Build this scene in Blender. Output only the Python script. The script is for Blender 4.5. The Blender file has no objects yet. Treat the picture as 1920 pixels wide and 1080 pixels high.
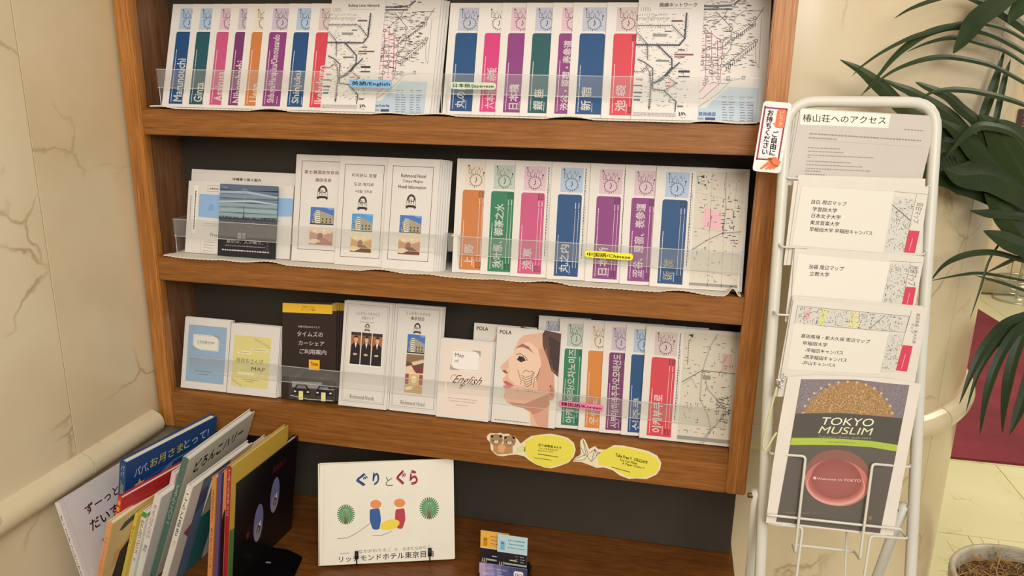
import bpy, bmesh, math, random
import numpy as np
from mathutils import Vector, Matrix
random.seed(7)
SC = bpy.context.scene
COL = SC.collection
# ------------------------------------------------------------------ camera
FPX = 1423.88
CAM = np.array([0.0, -1.3, 1.5])
FW = np.array([-0.20032124, 0.94434042, -0.26094553])
RT = np.array([0.97712084, 0.21199718, 0.01708955])
UP = np.array([-0.07145807, 0.25155191, 0.96520225])
cd = bpy.data.cameras.new('camera')
cam = bpy.data.objects.new('camera', cd)
COL.objects.link(cam)
cd.sensor_width = 36.0
cd.lens = FPX / 1920 * 36.0
cd.clip_start = 0.02
cam.matrix_world = Matrix(((RT[0], UP[0], -FW[0], CAM[0]), (RT[1], UP[1], -FW[1], CAM[1]),
                           (RT[2], UP[2], -FW[2], CAM[2]), (0, 0, 0, 1)))
SC.camera = cam
# ------------------------------------------------------------------ light
SC.view_settings.view_transform = 'Standard'
SC.view_settings.look = 'None'
SC.view_settings.gamma = 1
SC.view_settings.use_curve_mapping = False
SC.view_settings.exposure = -0.10
w = bpy.data.worlds.new('world')
SC.world = w
w.use_nodes = True
w.node_tree.nodes['Background'].inputs[0].default_value = (1.0, 0.955, 0.88, 1)
w.node_tree.nodes['Background'].inputs[1].default_value = 0.50


def area(name, loc, target, size, power, col, sy=None):
    l = bpy.data.lights.new(name, 'AREA')
    l.shape = 'RECTANGLE'
    l.size = size
    l.size_y = sy or size
    l.energy = power
    l.color = col
    o = bpy.data.objects.new(name, l)
    COL.objects.link(o)
    o.location = loc
    d = Vector(target) - Vector(loc)
    o.rotation_euler = d.to_track_quat('-Z', 'Y').to_euler()
    return o


area('ceiling_light', (0.05, -1.75, 2.7), (-0.5, 0.0, 1.1), 0.8, 15, (1.0, 0.96, 0.91))
area('ceiling_light', (0.75, -2.9, 2.35), (-0.5, 0.0, 0.95), 1.1, 57, (1.0, 0.96, 0.91))
area('ceiling_light', (1.0, -1.3, 2.8), (0.3, 0.2, 1.0), 0.5, 5, (1.0, 0.95, 0.90))
area('ceiling_light', (2.6, 2.2, 2.9), (2.2, 2.6, 0.0), 1.2, 75, (1.0, 0.90, 0.68))

# ------------------------------------------------------------------ rays of the photograph onto real planes


def ray(px, py):
    return FW + RT * (px - 960) / FPX + UP * (540 - py) / FPX


def on(px, py, n, k):
    n = np.array(n, float)
    d = ray(px, py)
    return CAM + (k - n @ CAM) / (n @ d) * d


def onx(px, py, x): return on(px, py, (1, 0, 0), x)
def ony(px, py, y): return on(px, py, (0, 1, 0), y)
def onz(px, py, z): return on(px, py, (0, 0, 1), z)


# ------------------------------------------------------------------ materials
def lin(h):
    h = h.lstrip('#')
    c = [int(h[i:i + 2], 16) / 255 for i in (0, 2, 4)]
    return tuple(x / 12.92 if x <= .04045 else ((x + .055) / 1.055) ** 2.4 for x in c) + (1,)


MATS = {}


def M(hexc, rough=.55, metal=0, spec=.4, noise=.05):
    k = (hexc, rough, metal, spec, noise)
    if k in MATS:
        return MATS[k]
    m = bpy.data.materials.new('paint_' + hexc.strip('#'))
    m.use_nodes = True
    nt = m.node_tree
    b = nt.nodes['Principled BSDF']
    c = lin(hexc)
    if noise:
        tc = nt.nodes.new('ShaderNodeTexCoord')
        nz = nt.nodes.new('ShaderNodeTexNoise')
        nz.inputs['Scale'].default_value = 18
        nz.inputs['Detail'].default_value = 2
        mx = nt.nodes.new('ShaderNodeMix')
        mx.data_type = 'RGBA'
        mx.inputs[6].default_value = tuple(x * (1 - noise) for x in c[:3]) + (1,)
        mx.inputs[7].default_value = tuple(min(1, x * (1 + noise)) for x in c[:3]) + (1,)
        nt.links.new(tc.outputs['Object'], nz.inputs['Vector'])
        nt.links.new(nz.outputs[0], mx.inputs[0])
        nt.links.new(mx.outputs[2], b.inputs['Base Color'])
    else:
        b.inputs['Base Color'].default_value = c
    b.inputs['Roughness'].default_value = rough
    b.inputs['Metallic'].default_value = metal
    b.inputs['Specular IOR Level'].default_value = spec
    MATS[k] = m
    return m


def nodes(name):
    m = bpy.data.materials.new(name)
    m.use_nodes = True
    nt = m.node_tree
    return m, nt, nt.nodes['Principled BSDF'], nt.nodes.new, nt.links.new


def ramp(nt, stops):
    r = nt.nodes.new('ShaderNodeValToRGB')
    e = r.color_ramp.elements
    while len(e) < len(stops):
        e.new(.5)
    for q, (pos, c) in zip(e, stops):
        q.position = pos
        q.color = lin(c) if isinstance(c, str) else (c, c, c, 1)
    return r


def wood(name, scale, dark, mid, light):
    """scale: object-space scale, small along the grain"""
    m, nt, b, N, L = nodes(name)
    tc = N('ShaderNodeTexCoord')
    mp = N('ShaderNodeMapping')
    mp.inputs['Scale'].default_value = scale
    n1 = N('ShaderNodeTexNoise')
    n1.inputs['Scale'].default_value = 1
    n1.inputs['Detail'].default_value = 5
    n1.inputs['Roughness'].default_value = .65
    n1.inputs['Distortion'].default_value = .6
    n2 = N('ShaderNodeTexNoise')
    n2.inputs['Scale'].default_value = 5
    n2.inputs['Detail'].default_value = 3
    r = ramp(nt, [(.34, dark), (.50, mid), (.64, light)])
    ad = N('ShaderNodeMath')
    ad.operation = 'MULTIPLY_ADD'
    ad.inputs[1].default_value = .45
    sb = N('ShaderNodeMath')
    sb.operation = 'MULTIPLY_ADD'
    sb.inputs[1].default_value = .55
    sb.inputs[2].default_value = 0
    L(tc.outputs['Object'], mp.inputs[0])
    L(mp.outputs[0], n1.inputs['Vector'])
    L(mp.outputs[0], n2.inputs['Vector'])
    L(n1.outputs[0], sb.inputs[0])
    L(n2.outputs[0], ad.inputs[0])
    L(sb.outputs[0], ad.inputs[2])
    L(ad.outputs[0], r.inputs[0])
    L(r.outputs[0], b.inputs['Base Color'])
    b.inputs['Roughness'].default_value = .42
    bp = N('ShaderNodeBump')
    bp.inputs['Strength'].default_value = .08
    bp.inputs['Distance'].default_value = .002
    L(n2.outputs[0], bp.inputs['Height'])
    L(bp.outputs[0], b.inputs['Normal'])
    return m


WH = wood('oak_along_x', (4, 60, 110), '#6c3e12', '#8c5621', '#a1692f')
WV = wood('oak_upright', (110, 90, 3.5), '#804d1c', '#a5682c', '#bd803f')
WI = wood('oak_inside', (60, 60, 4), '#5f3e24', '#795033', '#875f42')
WC = wood('counter_oak', (5, 45, 45), '#552e0e', '#6d3e16', '#7e4d21')


def marble(name, base, alt, vein, scale=1.0, rough=.22, joint=None):
    m, nt, b, N, L = nodes(name)
    tc = N('ShaderNodeTexCoord')
    mp = N('ShaderNodeMapping')
    mp.inputs['Scale'].default_value = (scale,) * 3
    L(tc.outputs['Object'], mp.inputs[0])
    n1 = N('ShaderNodeTexNoise')
    n1.inputs['Scale'].default_value = 2.3
    n1.inputs['Detail'].default_value = 5
    L(mp.outputs[0], n1.inputs['Vector'])
    r1 = ramp(nt, [(.35, base), (.65, alt)])
    L(n1.outputs[0], r1.inputs[0])
    # cloudy warp then voronoi edges = veins
    n2 = N('ShaderNodeTexNoise')
    n2.inputs['Scale'].default_value = 4
    n2.inputs['Detail'].default_value = 6
    L(mp.outputs[0], n2.inputs['Vector'])
    mixv = N('ShaderNodeMix')
    mixv.data_type = 'VECTOR'
    mixv.inputs[0].default_value = .22
    L(mp.outputs[0], mixv.inputs[4])
    L(n2.outputs[1], mixv.inputs[5])
    vo = N('ShaderNodeTexVoronoi')
    vo.feature = 'DISTANCE_TO_EDGE'
    vo.inputs['Scale'].default_value = 5.5
    L(mixv.outputs[1], vo.inputs['Vector'])
    r2 = ramp(nt, [(0.0, 1.0), (.022, 0.0)])
    L(vo.outputs['Distance'], r2.inputs[0])
    n3 = N('ShaderNodeTexNoise')
    n3.inputs['Scale'].default_value = 6
    L(mp.outputs[0], n3.inputs['Vector'])
    r3 = ramp(nt, [(.5, 0.0), (.68, 0.75)])
    L(n3.outputs[0], r3.inputs[0])
    mu = N('ShaderNodeMath')
    mu.operation = 'MULTIPLY'
    L(r2.outputs[0], mu.inputs[0])
    L(r3.outputs[0], mu.inputs[1])
    mx = N('ShaderNodeMix')
    mx.data_type = 'RGBA'
    L(mu.outputs[0], mx.inputs[0])
    L(r1.outputs[0], mx.inputs[6])
    mx.inputs[7].default_value = lin(vein)
    L(mx.outputs[2], b.inputs['Base Color'])
    b.inputs['Roughness'].default_value = rough
    b.inputs['Specular IOR Level'].default_value = .35
    return m


MB = marble('beige_marble', '#d3bc93', '#e3d1af', '#a98c5e')
MF = marble('cream_floor_marble', '#d6cfa0', '#dfd8ae', '#b8a878', rough=.25)
MM = marble('moulding_marble', '#d6c39c', '#dfceac', '#9a8460', scale=2)


def acrylic():
    m, nt, b, N, L = nodes('clear_acrylic')
    out = nt.nodes['Material Output']
    tr = N('ShaderNodeBsdfTransparent')
    tr.inputs[0].default_value = (.985, .99, .985, 1)
    gl = N('ShaderNodeBsdfGlossy')
    gl.inputs['Roughness'].default_value = .06
    df = N('ShaderNodeBsdfDiffuse')
    df.inputs[0].default_value = (.8, .8, .78, 1)
    m1 = N('ShaderNodeMixShader')
    m2 = N('ShaderNodeMixShader')
    m2.inputs[0].default_value = .05
    m1.inputs[0].default_value = .045
    L(tr.outputs[0], m1.inputs[1])
    L(gl.outputs[0], m1.inputs[2])
    L(m1.outputs[0], m2.inputs[1])
    L(df.outputs[0], m2.inputs[2])
    L(m2.outputs[0], out.inputs[0])
    return m


ACR = acrylic()
EDGE = M('#c9ccc6', .2)
PAPER = M('#dcd5cb', .6)
PAPER2 = M('#d2c8bc', .6)
PGW = M('#dcd6c8', .7)


def carpet_mat():
    m, nt, b, N, L = nodes('red_carpet_pile')
    nz = N('ShaderNodeTexNoise')
    nz.inputs['Scale'].default_value = 9
    nz.inputs['Detail'].default_value = 8
    r = ramp(nt, [(.35, '#6e232b'), (.7, '#862f38')])
    L(nz.outputs[0], r.inputs[0])
    L(r.outputs[0], b.inputs['Base Color'])
    b.inputs['Roughness'].default_value = .95
    return m


def leaf_mat():
    m, nt, b, N, L = nodes('palm_leaf')
    tc = N('ShaderNodeTexCoord')
    nz = N('ShaderNodeTexNoise')
    nz.inputs['Scale'].default_value = 5
    r = ramp(nt, [(.3, '#1c2a0c'), (.7, '#303f17')])
    L(tc.outputs['Object'], nz.inputs['Vector'])
    L(nz.outputs[0], r.inputs[0])
    L(r.outputs[0], b.inputs['Base Color'])
    b.inputs['Roughness'].default_value = .45
    b.inputs['Specular IOR Level'].default_value = .3
    return m


LEAF = leaf_mat()

# ------------------------------------------------------------------ mesh helpers


def link(o, parent=None):
    COL.objects.link(o)
    if parent:
        o.parent = parent
    return o


def tag(o, label=None, cat=None, group=None, kind=None):
    if label:
        o['label'] = label
    if cat:
        o['category'] = cat
    if group:
        o['group'] = group
    if kind:
        o['kind'] = kind
    return o


def mesh_obj(name, V, F, mats, mi=None, parent=None, smooth=False):
    me = bpy.data.meshes.new(name)
    me.from_pydata([tuple(v) for v in V], [], F)
    for m in (mats if isinstance(mats, (list, tuple)) else [mats]):
        me.materials.append(m)
    if mi:
        me.polygons.foreach_set('material_index', mi)
    if smooth:
        me.polygons.foreach_set('use_smooth', [True] * len(F))
    me.update()
    return link(bpy.data.objects.new(name, me), parent)


def empty(name, loc=(0, 0, 0)):
    o = bpy.data.objects.new(name, None)
    o.empty_display_size = .05
    COL.objects.link(o)
    o.location = loc
    return o


BF = [(0, 3, 2, 1), (4, 5, 6, 7), (0, 1, 5, 4), (1, 2, 6, 5), (2, 3, 7, 6), (3, 0, 4, 7)]


def boxv(x0, x1, y0, y1, z0, z1):
    return [(x0, y0, z0), (x1, y0, z0), (x1, y1, z0), (x0, y1, z0), (x0, y0, z1), (x1, y0, z1), (x1, y1, z1), (x0, y1, z1)]


def box(name, x0, x1, y0, y1, z0, z1, mat, parent=None, bevel=0.0):
    """box whose own origin sits at its lower corner"""
    V = boxv(0, x1 - x0, 0, y1 - y0, 0, z1 - z0)
    o = mesh_obj(name, V, BF, mat, parent=parent)
    o.location = (x0, y0, z0)
    if bevel:
        bm = bmesh.new()
        bm.from_mesh(o.data)
        bmesh.ops.bevel(bm, geom=bm.edges[:], offset=bevel, segments=2, affect='EDGES')
        bm.to_mesh(o.data)
        bm.free()
    return o


def smooth_line(P, n=8, closed=False):
    P = [np.array(p, float) for p in P]
    if len(P) < 3:
        return P
    Q = [2 * P[0] - P[1]] + P + [2 * P[-1] - P[-2]]
    out = []
    for i in range(1, len(Q) - 2):
        a, b, c, d = Q[i - 1:i + 3]
        for k in range(n):
            t = k / n
            out.append(.5 * ((2 * b) + (-a + c) * t + (2 * a - 5 * b + 4 * c - d) * t * t + (-a + 3 * b - 3 * c + d) * t ** 3))
    out.append(P[-1])
    return out


def fillet(P, r, n=4):
    P = [np.array(p, float) for p in P]
    out = [P[0]]
    for i in range(1, len(P) - 1):
        a, b = P[i - 1] - P[i], P[i + 1] - P[i]
        ra = min(r, np.linalg.norm(a) * .45, np.linalg.norm(b) * .45)
        s, e = P[i] + a / np.linalg.norm(a) * ra, P[i] + b / np.linalg.norm(b) * ra
        for k in range(n + 1):
            t = k / n
            out.append((1 - t) ** 2 * s + 2 * t * (1 - t) * P[i] + t * t * e)
    out.append(P[-1])
    return out


def tube(name, P, r, mat, parent=None, seg=10, taper=None, closed=False):
    P = [np.array(p, float) for p in P]
    V, F = [], []
    n = len(P)
    ref = None
    for i, p in enumerate(P):
        t = P[min(i + 1, n - 1)] - P[max(i - 1, 0)]
        if closed:
            t = P[(i + 1) % n] - P[(i - 1) % n]
        t = t / (np.linalg.norm(t) + 1e-12)
        if ref is None:
            ref = np.cross(t, [0, 0, 1.])
            if np.linalg.norm(ref) < .1:
                ref = np.cross(t, [1., 0, 0])
        a = ref - t * (ref @ t)
        a /= np.linalg.norm(a)
        ref = a
        b = np.cross(t, a)
        rr = r if taper is None else r * (1 + (taper - 1) * i / (n - 1))
        for k in range(seg):
            th = 2 * math.pi * k / seg
            V.append(p + rr * (math.cos(th) * a + math.sin(th) * b))
    m = n if closed else n - 1
    for i in range(m):
        for k in range(seg):
            j = (i + 1) % n
            F.append((i * seg + k, i * seg + (k + 1) % seg, j * seg + (k + 1) % seg, j * seg + k))
    if not closed:
        F.append(tuple(range(seg))[::-1])
        F.append(tuple(range((n - 1) * seg, n * seg)))
    return mesh_obj(name, V, F, mat, parent=parent, smooth=True)


# ------------------------------------------------------------------ flat print
TXT = {}


def text_geo(s, bold=0.0, res=2):
    k = (s, bold, res)
    if k not in TXT:
        c = bpy.data.curves.new('t', 'FONT')
        c.body = s
        c.size = 1
        c.resolution_u = res
        c.align_x = 'CENTER'
        c.space_line = .95
        o = bpy.data.objects.new('t', c)
        me = bpy.data.meshes.new_from_object(o)
        V = [(v.co.x, v.co.y) for v in me.vertices]
        F = [tuple(p.vertices) for p in me.polygons]
        if not V:
            V, F = [(0, 0), (1, 0), (1, 1)], [(0, 1, 2)]
        if bold > 0:
            b_ = bold * .62
            V0, F0 = V, F
            V, F = [], []
            for dx, dy in ((-b_, -b_), (b_, -b_ * .3), (0, b_)):
                k0 = len(V)
                V += [(x + dx, y + dy) for x, y in V0]
                F += [tuple(i + k0 for i in f) for f in F0]
        xs = [v[0] for v in V]
        ys = [v[1] for v in V]
        x0, x1, y0, y1 = min(xs), max(xs), min(ys), max(ys)
        V = [((x - x0) / (x1 - x0 + 1e-9), (y - y0) / (y1 - y0 + 1e-9)) for x, y in V]
        TXT[k] = (V, F, (x1 - x0) / (y1 - y0 + 1e-9))
        bpy.data.objects.remove(o)
        bpy.data.curves.remove(c)
        bpy.data.meshes.remove(me)
    return TXT[k]


class Art:
    """flat print: u to the right, v down, in millimetres on a sheet of W x H mm"""

    def __init__(s, W, H):
        s.W, s.H, s.V, s.F, s.M, s.mats, s.l = W, H, [], [], [], [], 1

    def mat(s, c):
        m = M(c, noise=0) if isinstance(c, str) else c
        if m not in s.mats:
            s.mats.append(m)
        return s.mats.index(m)

    def add(s, pts, c, l=None, F=None):
        b = len(s.V)
        l = s.l if l is None else l
        s.V += [(u, v, l) for u, v in pts]
        F = F or [tuple(range(len(pts)))]
        k = s.mat(c)
        for f in F:
            s.F.append(tuple(b + i for i in f))
            s.M.append(k)

    def rect(s, u0, v0, u1, v1, c, l=None):
        s.add([(u0, v0), (u1, v0), (u1, v1), (u0, v1)], c, l)

    def rr(s, u0, v0, u1, v1, r, c, l=None, corners='1111'):
        P = []
        for i, (cx, cy, a0) in enumerate([(u1 - r, v0 + r, -90), (u1 - r, v1 - r, 0), (u0 + r, v1 - r, 90), (u0 + r, v0 + r, 180)]):
            if corners[i] == '1':
                for k in range(5):
                    a = math.radians(a0 + 22.5 * k)
                    P.append((cx + r * math.cos(a), cy + r * math.sin(a)))
            else:
                P.append([(u1, v0), (u1, v1), (u0, v1), (u0, v0)][i])
        s.add(P, c, l)

    def ell(s, cu, cv, ru, rv, c, l=None, n=20, a0=0, a1=360):
        P = [(cu + ru * math.cos(math.radians(a0 + (a1 - a0) * k / n)), cv + rv * math.sin(math.radians(a0 + (a1 - a0) * k / n))) for k in range(n + (a1 - a0 != 360))]
        s.add(P, c, l)

    def line(s, P, wd, c, l=None, closed=False):
        P = list(P) + ([P[0]] if closed else [])
        for a, b in zip(P[:-1], P[1:]):
            dx, dy = b[0] - a[0], b[1] - a[1]
            d = math.hypot(dx, dy) or 1
            nx, ny = -dy / d * wd / 2, dx / d * wd / 2
            ex, ey = dx / d * wd / 3, dy / d * wd / 3
            s.add([(a[0] + nx - ex, a[1] + ny - ey), (b[0] + nx + ex, b[1] + ny + ey), (b[0] - nx + ex, b[1] - ny + ey), (a[0] - nx - ex, a[1] - ny - ey)], c, l)

    def ring(s, cu, cv, r, wd, c, l=None, n=24, rv=None):
        rv = rv or r
        s.line([(cu + r * math.cos(2 * math.pi * k / n), cv + rv * math.sin(2 * math.pi * k / n)) for k in range(n)], wd, c, l, True)

    def frame(s, u0, v0, u1, v1, wd, c, l=None):
        s.line([(u0, v0), (u1, v0), (u1, v1), (u0, v1)], wd, c, l, True)

    def ticks(s, P, gap, ln, c, wd=.5, l=None, side=1, ang=None):
        for a, b in zip(P[:-1], P[1:]):
            dx, dy = b[0] - a[0], b[1] - a[1]
            d = math.hypot(dx, dy)
            if d < gap:
                continue
            nx, ny = (-dy / d * side, dx / d * side) if ang is None else ang
            for k in range(1, int(d / gap)):
                u, v = a[0] + dx * k * gap / d, a[1] + dy * k * gap / d
                q = ln * random.uniform(.6, 1.2)
                s.line([(u, v), (u + nx * q, v + ny * q)], wd, c, l)

    def text(s, u0, v0, u1, v1, t, c, bold=.02, rot=0, l=None, res=2, keep=False, skew=0):
        V, F, asp = text_geo(t, bold, res)
        W, H = u1 - u0, v1 - v0
        P = []
        for x, y in V:
            x = x + skew * y
            if rot == 90:      # reads upward
                P.append((u0 + (1 - y) * W, v1 - x * H))
                P[-1] = (u0 + (1 - y) * W, v1 - x * H)
            elif rot == -90:   # reads downward
                P.append((u0 + y * W, v0 + x * H))
            else:
                P.append((u0 + x * W, v1 - y * H))
        s.add(P, c, l, F)

    def words(s, u0, v, u1, h, c, n=8, l=None, fill=.75):
        """one row of illegibly small print"""
        u = u0
        step = (u1 - u0) / n
        while u < u1 - step * .3:
            q = step * random.uniform(.5, fill * 1.2)
            s.rect(u, v - h / 2 * random.uniform(.7, 1), min(u + q, u1), v + h / 2, c, l)
            u += q + step * random.uniform(.1, .35)

    def vwords(s, u, v0, v1, h, c, n=12, l=None):
        v = v0
        step = (v1 - v0) / n
        while v < v1:
            q = step * random.uniform(.5, .9)
            s.rect(u - h / 2, v, u + h / 2 * random.uniform(.6, 1), min(v + q, v1), c, l)
            v += q + step * .2

    def scatter(s, u0, v0, u1, v1, n, c, mn=2, mx=5, h=.8, l=None):
        for _ in range(n):
            u, v = random.uniform(u0, u1 - mn), random.uniform(v0, v1 - 1)
            q = random.uniform(mn, mx)
            if random.random() < .35:
                s.rect(u, v, u + h, min(v + q, v1), c, l)
            else:
                s.rect(u, v, min(u + q, u1), v + h, c, l)


def sheet_mesh(name, W, H, T, art, body, two=True, clipw=True):
    """paper block: x 0..W, y 0..T (back), z 0..H, print on the front"""
    V, F, mi = [], [], []
    slabs = [(0, T * .44), (T * .54, T)] if two else [(0, T)]
    for k, (a, b) in enumerate(slabs):
        d = .0006 * k
        base = len(V)
        V += boxv(d, W - d, a, b, 0, H - d * 2)
        F += [tuple(base + i for i in f) for f in BF]
        mi += [0] * 6
    mats = [body]
    if art:
        su, sv = W / art.W, H / art.H
        base = len(V)
        V += [(min(max(u * su, 0.0), W) if clipw else u * su, -5e-5 * l - 3e-5, min(max(H - v * sv, 0.0), H) if clipw else H - v * sv) for u, v, l in art.V]
        F += [tuple(base + i for i in f) for f in art.F]
        mi += [i + 1 for i in art.M]
        mats += art.mats
    me = bpy.data.meshes.new(name)
    me.from_pydata(V, [], F)
    for m in mats:
        me.materials.append(m)
    me.polygons.foreach_set('material_index', mi)
    me.update()
    return me


def leaning(loc, yaw, lean, roll=0):
    c, s = math.cos(yaw), math.sin(yaw)
    R = Vector((c, s, 0))
    U = Vector((-s * math.sin(lean), c * math.sin(lean), math.cos(lean)))
    B = U.cross(R)
    B = -R.cross(U)
    if roll:
        R, U = R * math.cos(roll) - U * math.sin(roll), U * math.cos(roll) + R * math.sin(roll)
    return Matrix(((R.x, B.x, U.x, loc[0]), (R.y, B.y, U.y, loc[1]), (R.z, B.z, U.z, loc[2]), (0, 0, 0, 1)))


def leaflet(name, label, cat, loc, W, H, T, yaw, lean, art, body=PAPER, copies=0, group=None, cop_label=None, roll=0, two=True, jit=.0012):
    me = sheet_mesh(name, W, H, T, art, body, two)
    Mx = leaning(loc, yaw, lean, roll)
    o = link(bpy.data.objects.new(name, me))
    o.matrix_world = Mx
    tag(o, label, cat, group)
    for k in range(copies):
        c = o.copy()
        COL.objects.link(c)
        c.matrix_world = Mx @ Matrix.Translation((random.uniform(-jit, jit * 1.2) if jit < .0013 else jit * (k + 1), (T + .0005) * (k + 1), random.uniform(0, .0015)))
        c['label'] = cop_label.replace('further', ['second', 'third', 'fourth', 'fifth', 'sixth', 'seventh', 'eighth', 'ninth'][k])
    return o


# ================================================================== setting
# floor of marble tiles
fl = box('floor', -1.1, 5.0, -3.0, 5.12, -.06, -.006, M('#8f8460', .8))
tag(fl, kind='structure')
tile_me = None
for j, y0 in enumerate([-.475, .125, .725, 1.325, 1.925, 2.525, 3.125, 3.725, 4.325]):
    for i in range(-1, 7):
        x0 = 1.086 - .6 * 1 + .6 * i - (.3 if j % 2 == 1 else 0)
        if x0 > 4.3 or x0 < -.2:
            continue
        if tile_me is None:
            t = box('tile', 0, .598, 0, .598, 0, .006, MF, bevel=.0008)
            tile_me = t.data
            COL.objects.unlink(t)
            bpy.data.objects.remove(t)
        t = link(bpy.data.objects.new('tile', tile_me), fl)
        t.location = (x0 + .001 + 1.1, y0 + .001 + 3.0, .054)
# left wall: marble slabs on a backing
wl = box('wall_left', -1.2, -1.055, -2.6, .4, 0, 2.9, M('#9b8763', .8))
tag(wl, kind='structure')
ys = [-2.6, -1.82, -1.02, -.222, .4]
for k in range(4):
    for z0, z1 in ((0, .792), (.794, 1.95), (1.952, 2.9)):
        s = box('slab', -1.055, -1.045, ys[k] + .0008, ys[k + 1] - .0008, z0, z1, MB, wl, bevel=.0006)
        s.location = (-1.055 + 1.2, ys[k] + .0008 + 2.6, z0)
wb = box('wall_back', -1.055, 0.05, .30, .42, 0, 2.9, MB)
tag(wb, kind='structure')


R40 = math.radians(50)


def sweep(name, path, prof, mat, parent=None, closed=False):
    """path: (x,y) points, prof: (out,z); out is to the right-hand side of travel"""
    V, F = [], []
    n, m = len(path), len(prof)
    for i, p in enumerate(path):
        a = np.array(path[max(i - 1, 0)])
        b = np.array(path[min(i + 1, n - 1)])
        t = (b - a) / np.linalg.norm(b - a)
        o = np.array([t[1], -t[0]])
        for q, z in prof:
            V.append((p[0] + o[0] * q, p[1] + o[1] * q, z))
    for i in range(n - 1):
        for k in range(m - 1):
            F.append((i * m + k, (i + 1) * m + k, (i + 1) * m + k + 1, i * m + k + 1))
    F.append(tuple(range(m)))
    F.append(tuple(range((n - 1) * m, n * m))[::-1])
    o = mesh_obj(name, V, F, mat, parent=parent, smooth=True)
    o.data.polygons[len(F) - 1].use_smooth = o.data.polygons[len(F) - 2].use_smooth = False
    o.modifiers.new('split', 'EDGE_SPLIT').split_angle = R40
    return o


prof = [(-.003, .770), (.012, .771), (.02, .776), (.025, .785), (.027, .794), (.025, .804), (.019, .813), (.010, .818), (.004, .8195), (.002, .822), (-.003, .822)]
tr = empty('trim_1', (-1.045, 0, 0))
tag(tr, kind='structure')
for a, b in ((-2.6, -1.8), (-1.798, -1.0), (-.998, -.2135), (-.2115, -.012)):
    o = sweep('moulding_length', [(-1.045, a), (-1.045, (a + b) / 2), (-1.045, b)], prof, MM)
    o.parent = tr
    o.matrix_parent_inverse = Matrix.Translation((1.045, 0, 0))
# round column
CX, CY, CR = .1775, .7993, .5724
cl = empty('column', (CX, CY, 0))
tag(cl, kind='structure')
aj = [-176, -128, math.degrees(math.atan2(.415 - CY, .5936 - CX)), -4, 44, 92, 140, 184]


def cyl_panel(name, a0, a1, r, z0, z1, mat):
    n = 14
    V, F = [], []
    for i in range(n + 1):
        a = math.radians(a0 + (a1 - a0) * i / n)
        for rr in (r, r - .03):
            for z in (z0, z1):
                V.append((rr * math.cos(a), rr * math.sin(a), z))
    for i in range(n):
        b, c = 4 * i, 4 * i + 4
        F += [(b, c, c + 1, b + 1), (b + 1, c + 1, c + 3, b + 3), (b + 3, c + 3, c + 2, b + 2), (b + 2, c + 2, c, b)]
    F += [(0, 1, 3, 2), (4 * n, 4 * n + 2, 4 * n + 3, 4 * n + 1)]
    o = mesh_obj(name, V, F, mat, parent=cl)
    for p in o.data.polygons:
        p.use_smooth = abs(p.normal.z) < .5 and True
    mod = o.modifiers.new('split', 'EDGE_SPLIT')
    mod.split_angle = math.radians(40)
    return o


for k in range(7):
    for z0, z1 in ((0, .795), (.797, 1.95), (1.952, 2.9)):
        cyl_panel('slab', aj[k] + .12, aj[k + 1] - .12, CR, z0, z1, MB)
tr2 = empty('trim_2', (CX, CY, 0))
tag(tr2, kind='structure')
for k in range(7):
    pts = [(CR * math.cos(math.radians(a)), CR * math.sin(math.radians(a))) for a in np.linspace(aj[k] + .15 + 2.2, aj[k + 1] - .15 + 2.2, 16)]
    sweep('moulding_length', pts, prof, MM, tr2)
# far end of the corridor
wf = box('wall_far', 1.2, 5.0, 5.02, 5.12, 0, 2.9, M('#c6b58c', .6))
tag(wf, kind='structure')
for x in (2.55, 3.15, 3.75):
    b = box('wall_panel', 0, .592, 0, .012, 0, 2.6, MB, wf)
    b.location = (x - .6 - 1.2 + .004, -.012, .1)
bb = box('baseboard_far', 1.2, 5.0, 4.99, 5.02, 0.001, .095, M('#b7a67c', .4))
tag(bb, kind='structure')
# carpet
rug = [(1.12, 1.935), (3.6, 1.975), (3.6, 3.0), (2.187, 4.115), (2.12, 4.9), (1.12, 4.9)]
V = [(x, y, .001) for x, y in rug] + [(x, y, .011) for x, y in rug]
n = len(rug)
cp = mesh_obj('carpet', V, [tuple(range(n))[::-1], tuple(range(n, 2 * n))] + [(i, (i + 1) % n, n + (i + 1) % n, n + i) for i in range(n)], carpet_mat())
tag(cp, 'wine red carpet lying on the cream marble floor beyond the column', 'carpet')
# wall sign far right
sg = box('wall_sign', 0, .30, 0, .012, 0, .22, M('#4e3438', .5), bevel=.002)
q = ony(1899, 262, 5.0)
sg.location = (q[0], 4.985, q[2])
a = Art(100, 70)
a.words(12, 14, 90, 3, '#b9a9a4', 9)
a.words(12, 24, 80, 2, '#9d8d8a', 9)
a.words(12, 31, 84, 2, '#9d8d8a', 9)
a.words(12, 38, 70, 2, '#9d8d8a', 9)
me = sheet_mesh('wall_sign', .30, .22, .010, a, M('#4e3438', .5), False)
sg.data = me
tag(sg, 'small dark purple notice with pale print high on the far wall', 'sign')
# umbrella stand at far end
q = onz(1880, 546, 0)
us = empty('umbrella_stand', (q[0], q[1] - .25, 0))
tag(us, 'clear round umbrella stand with a chrome pole at the corridor end', 'stand')


def ringwall(name, r0, r1, z0, z1, mat, parent, n=28):
    V, F = [], []
    for i in range(n):
        a = 2 * math.pi * i / n
        for r, z in ((r0, z0), (r1, z1), (r1 - .006, z1), (r0 - .006, z0)):
            V.append((r * math.cos(a), r * math.sin(a), z))
    for i in range(n):
        b, c = 4 * i, 4 * ((i + 1) % n)
        for k in range(4):
            F.append((b + k, c + k, c + (k + 1) % 4, b + (k + 1) % 4))
    return mesh_obj(name, V, F, mat, parent=parent, smooth=True)


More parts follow.
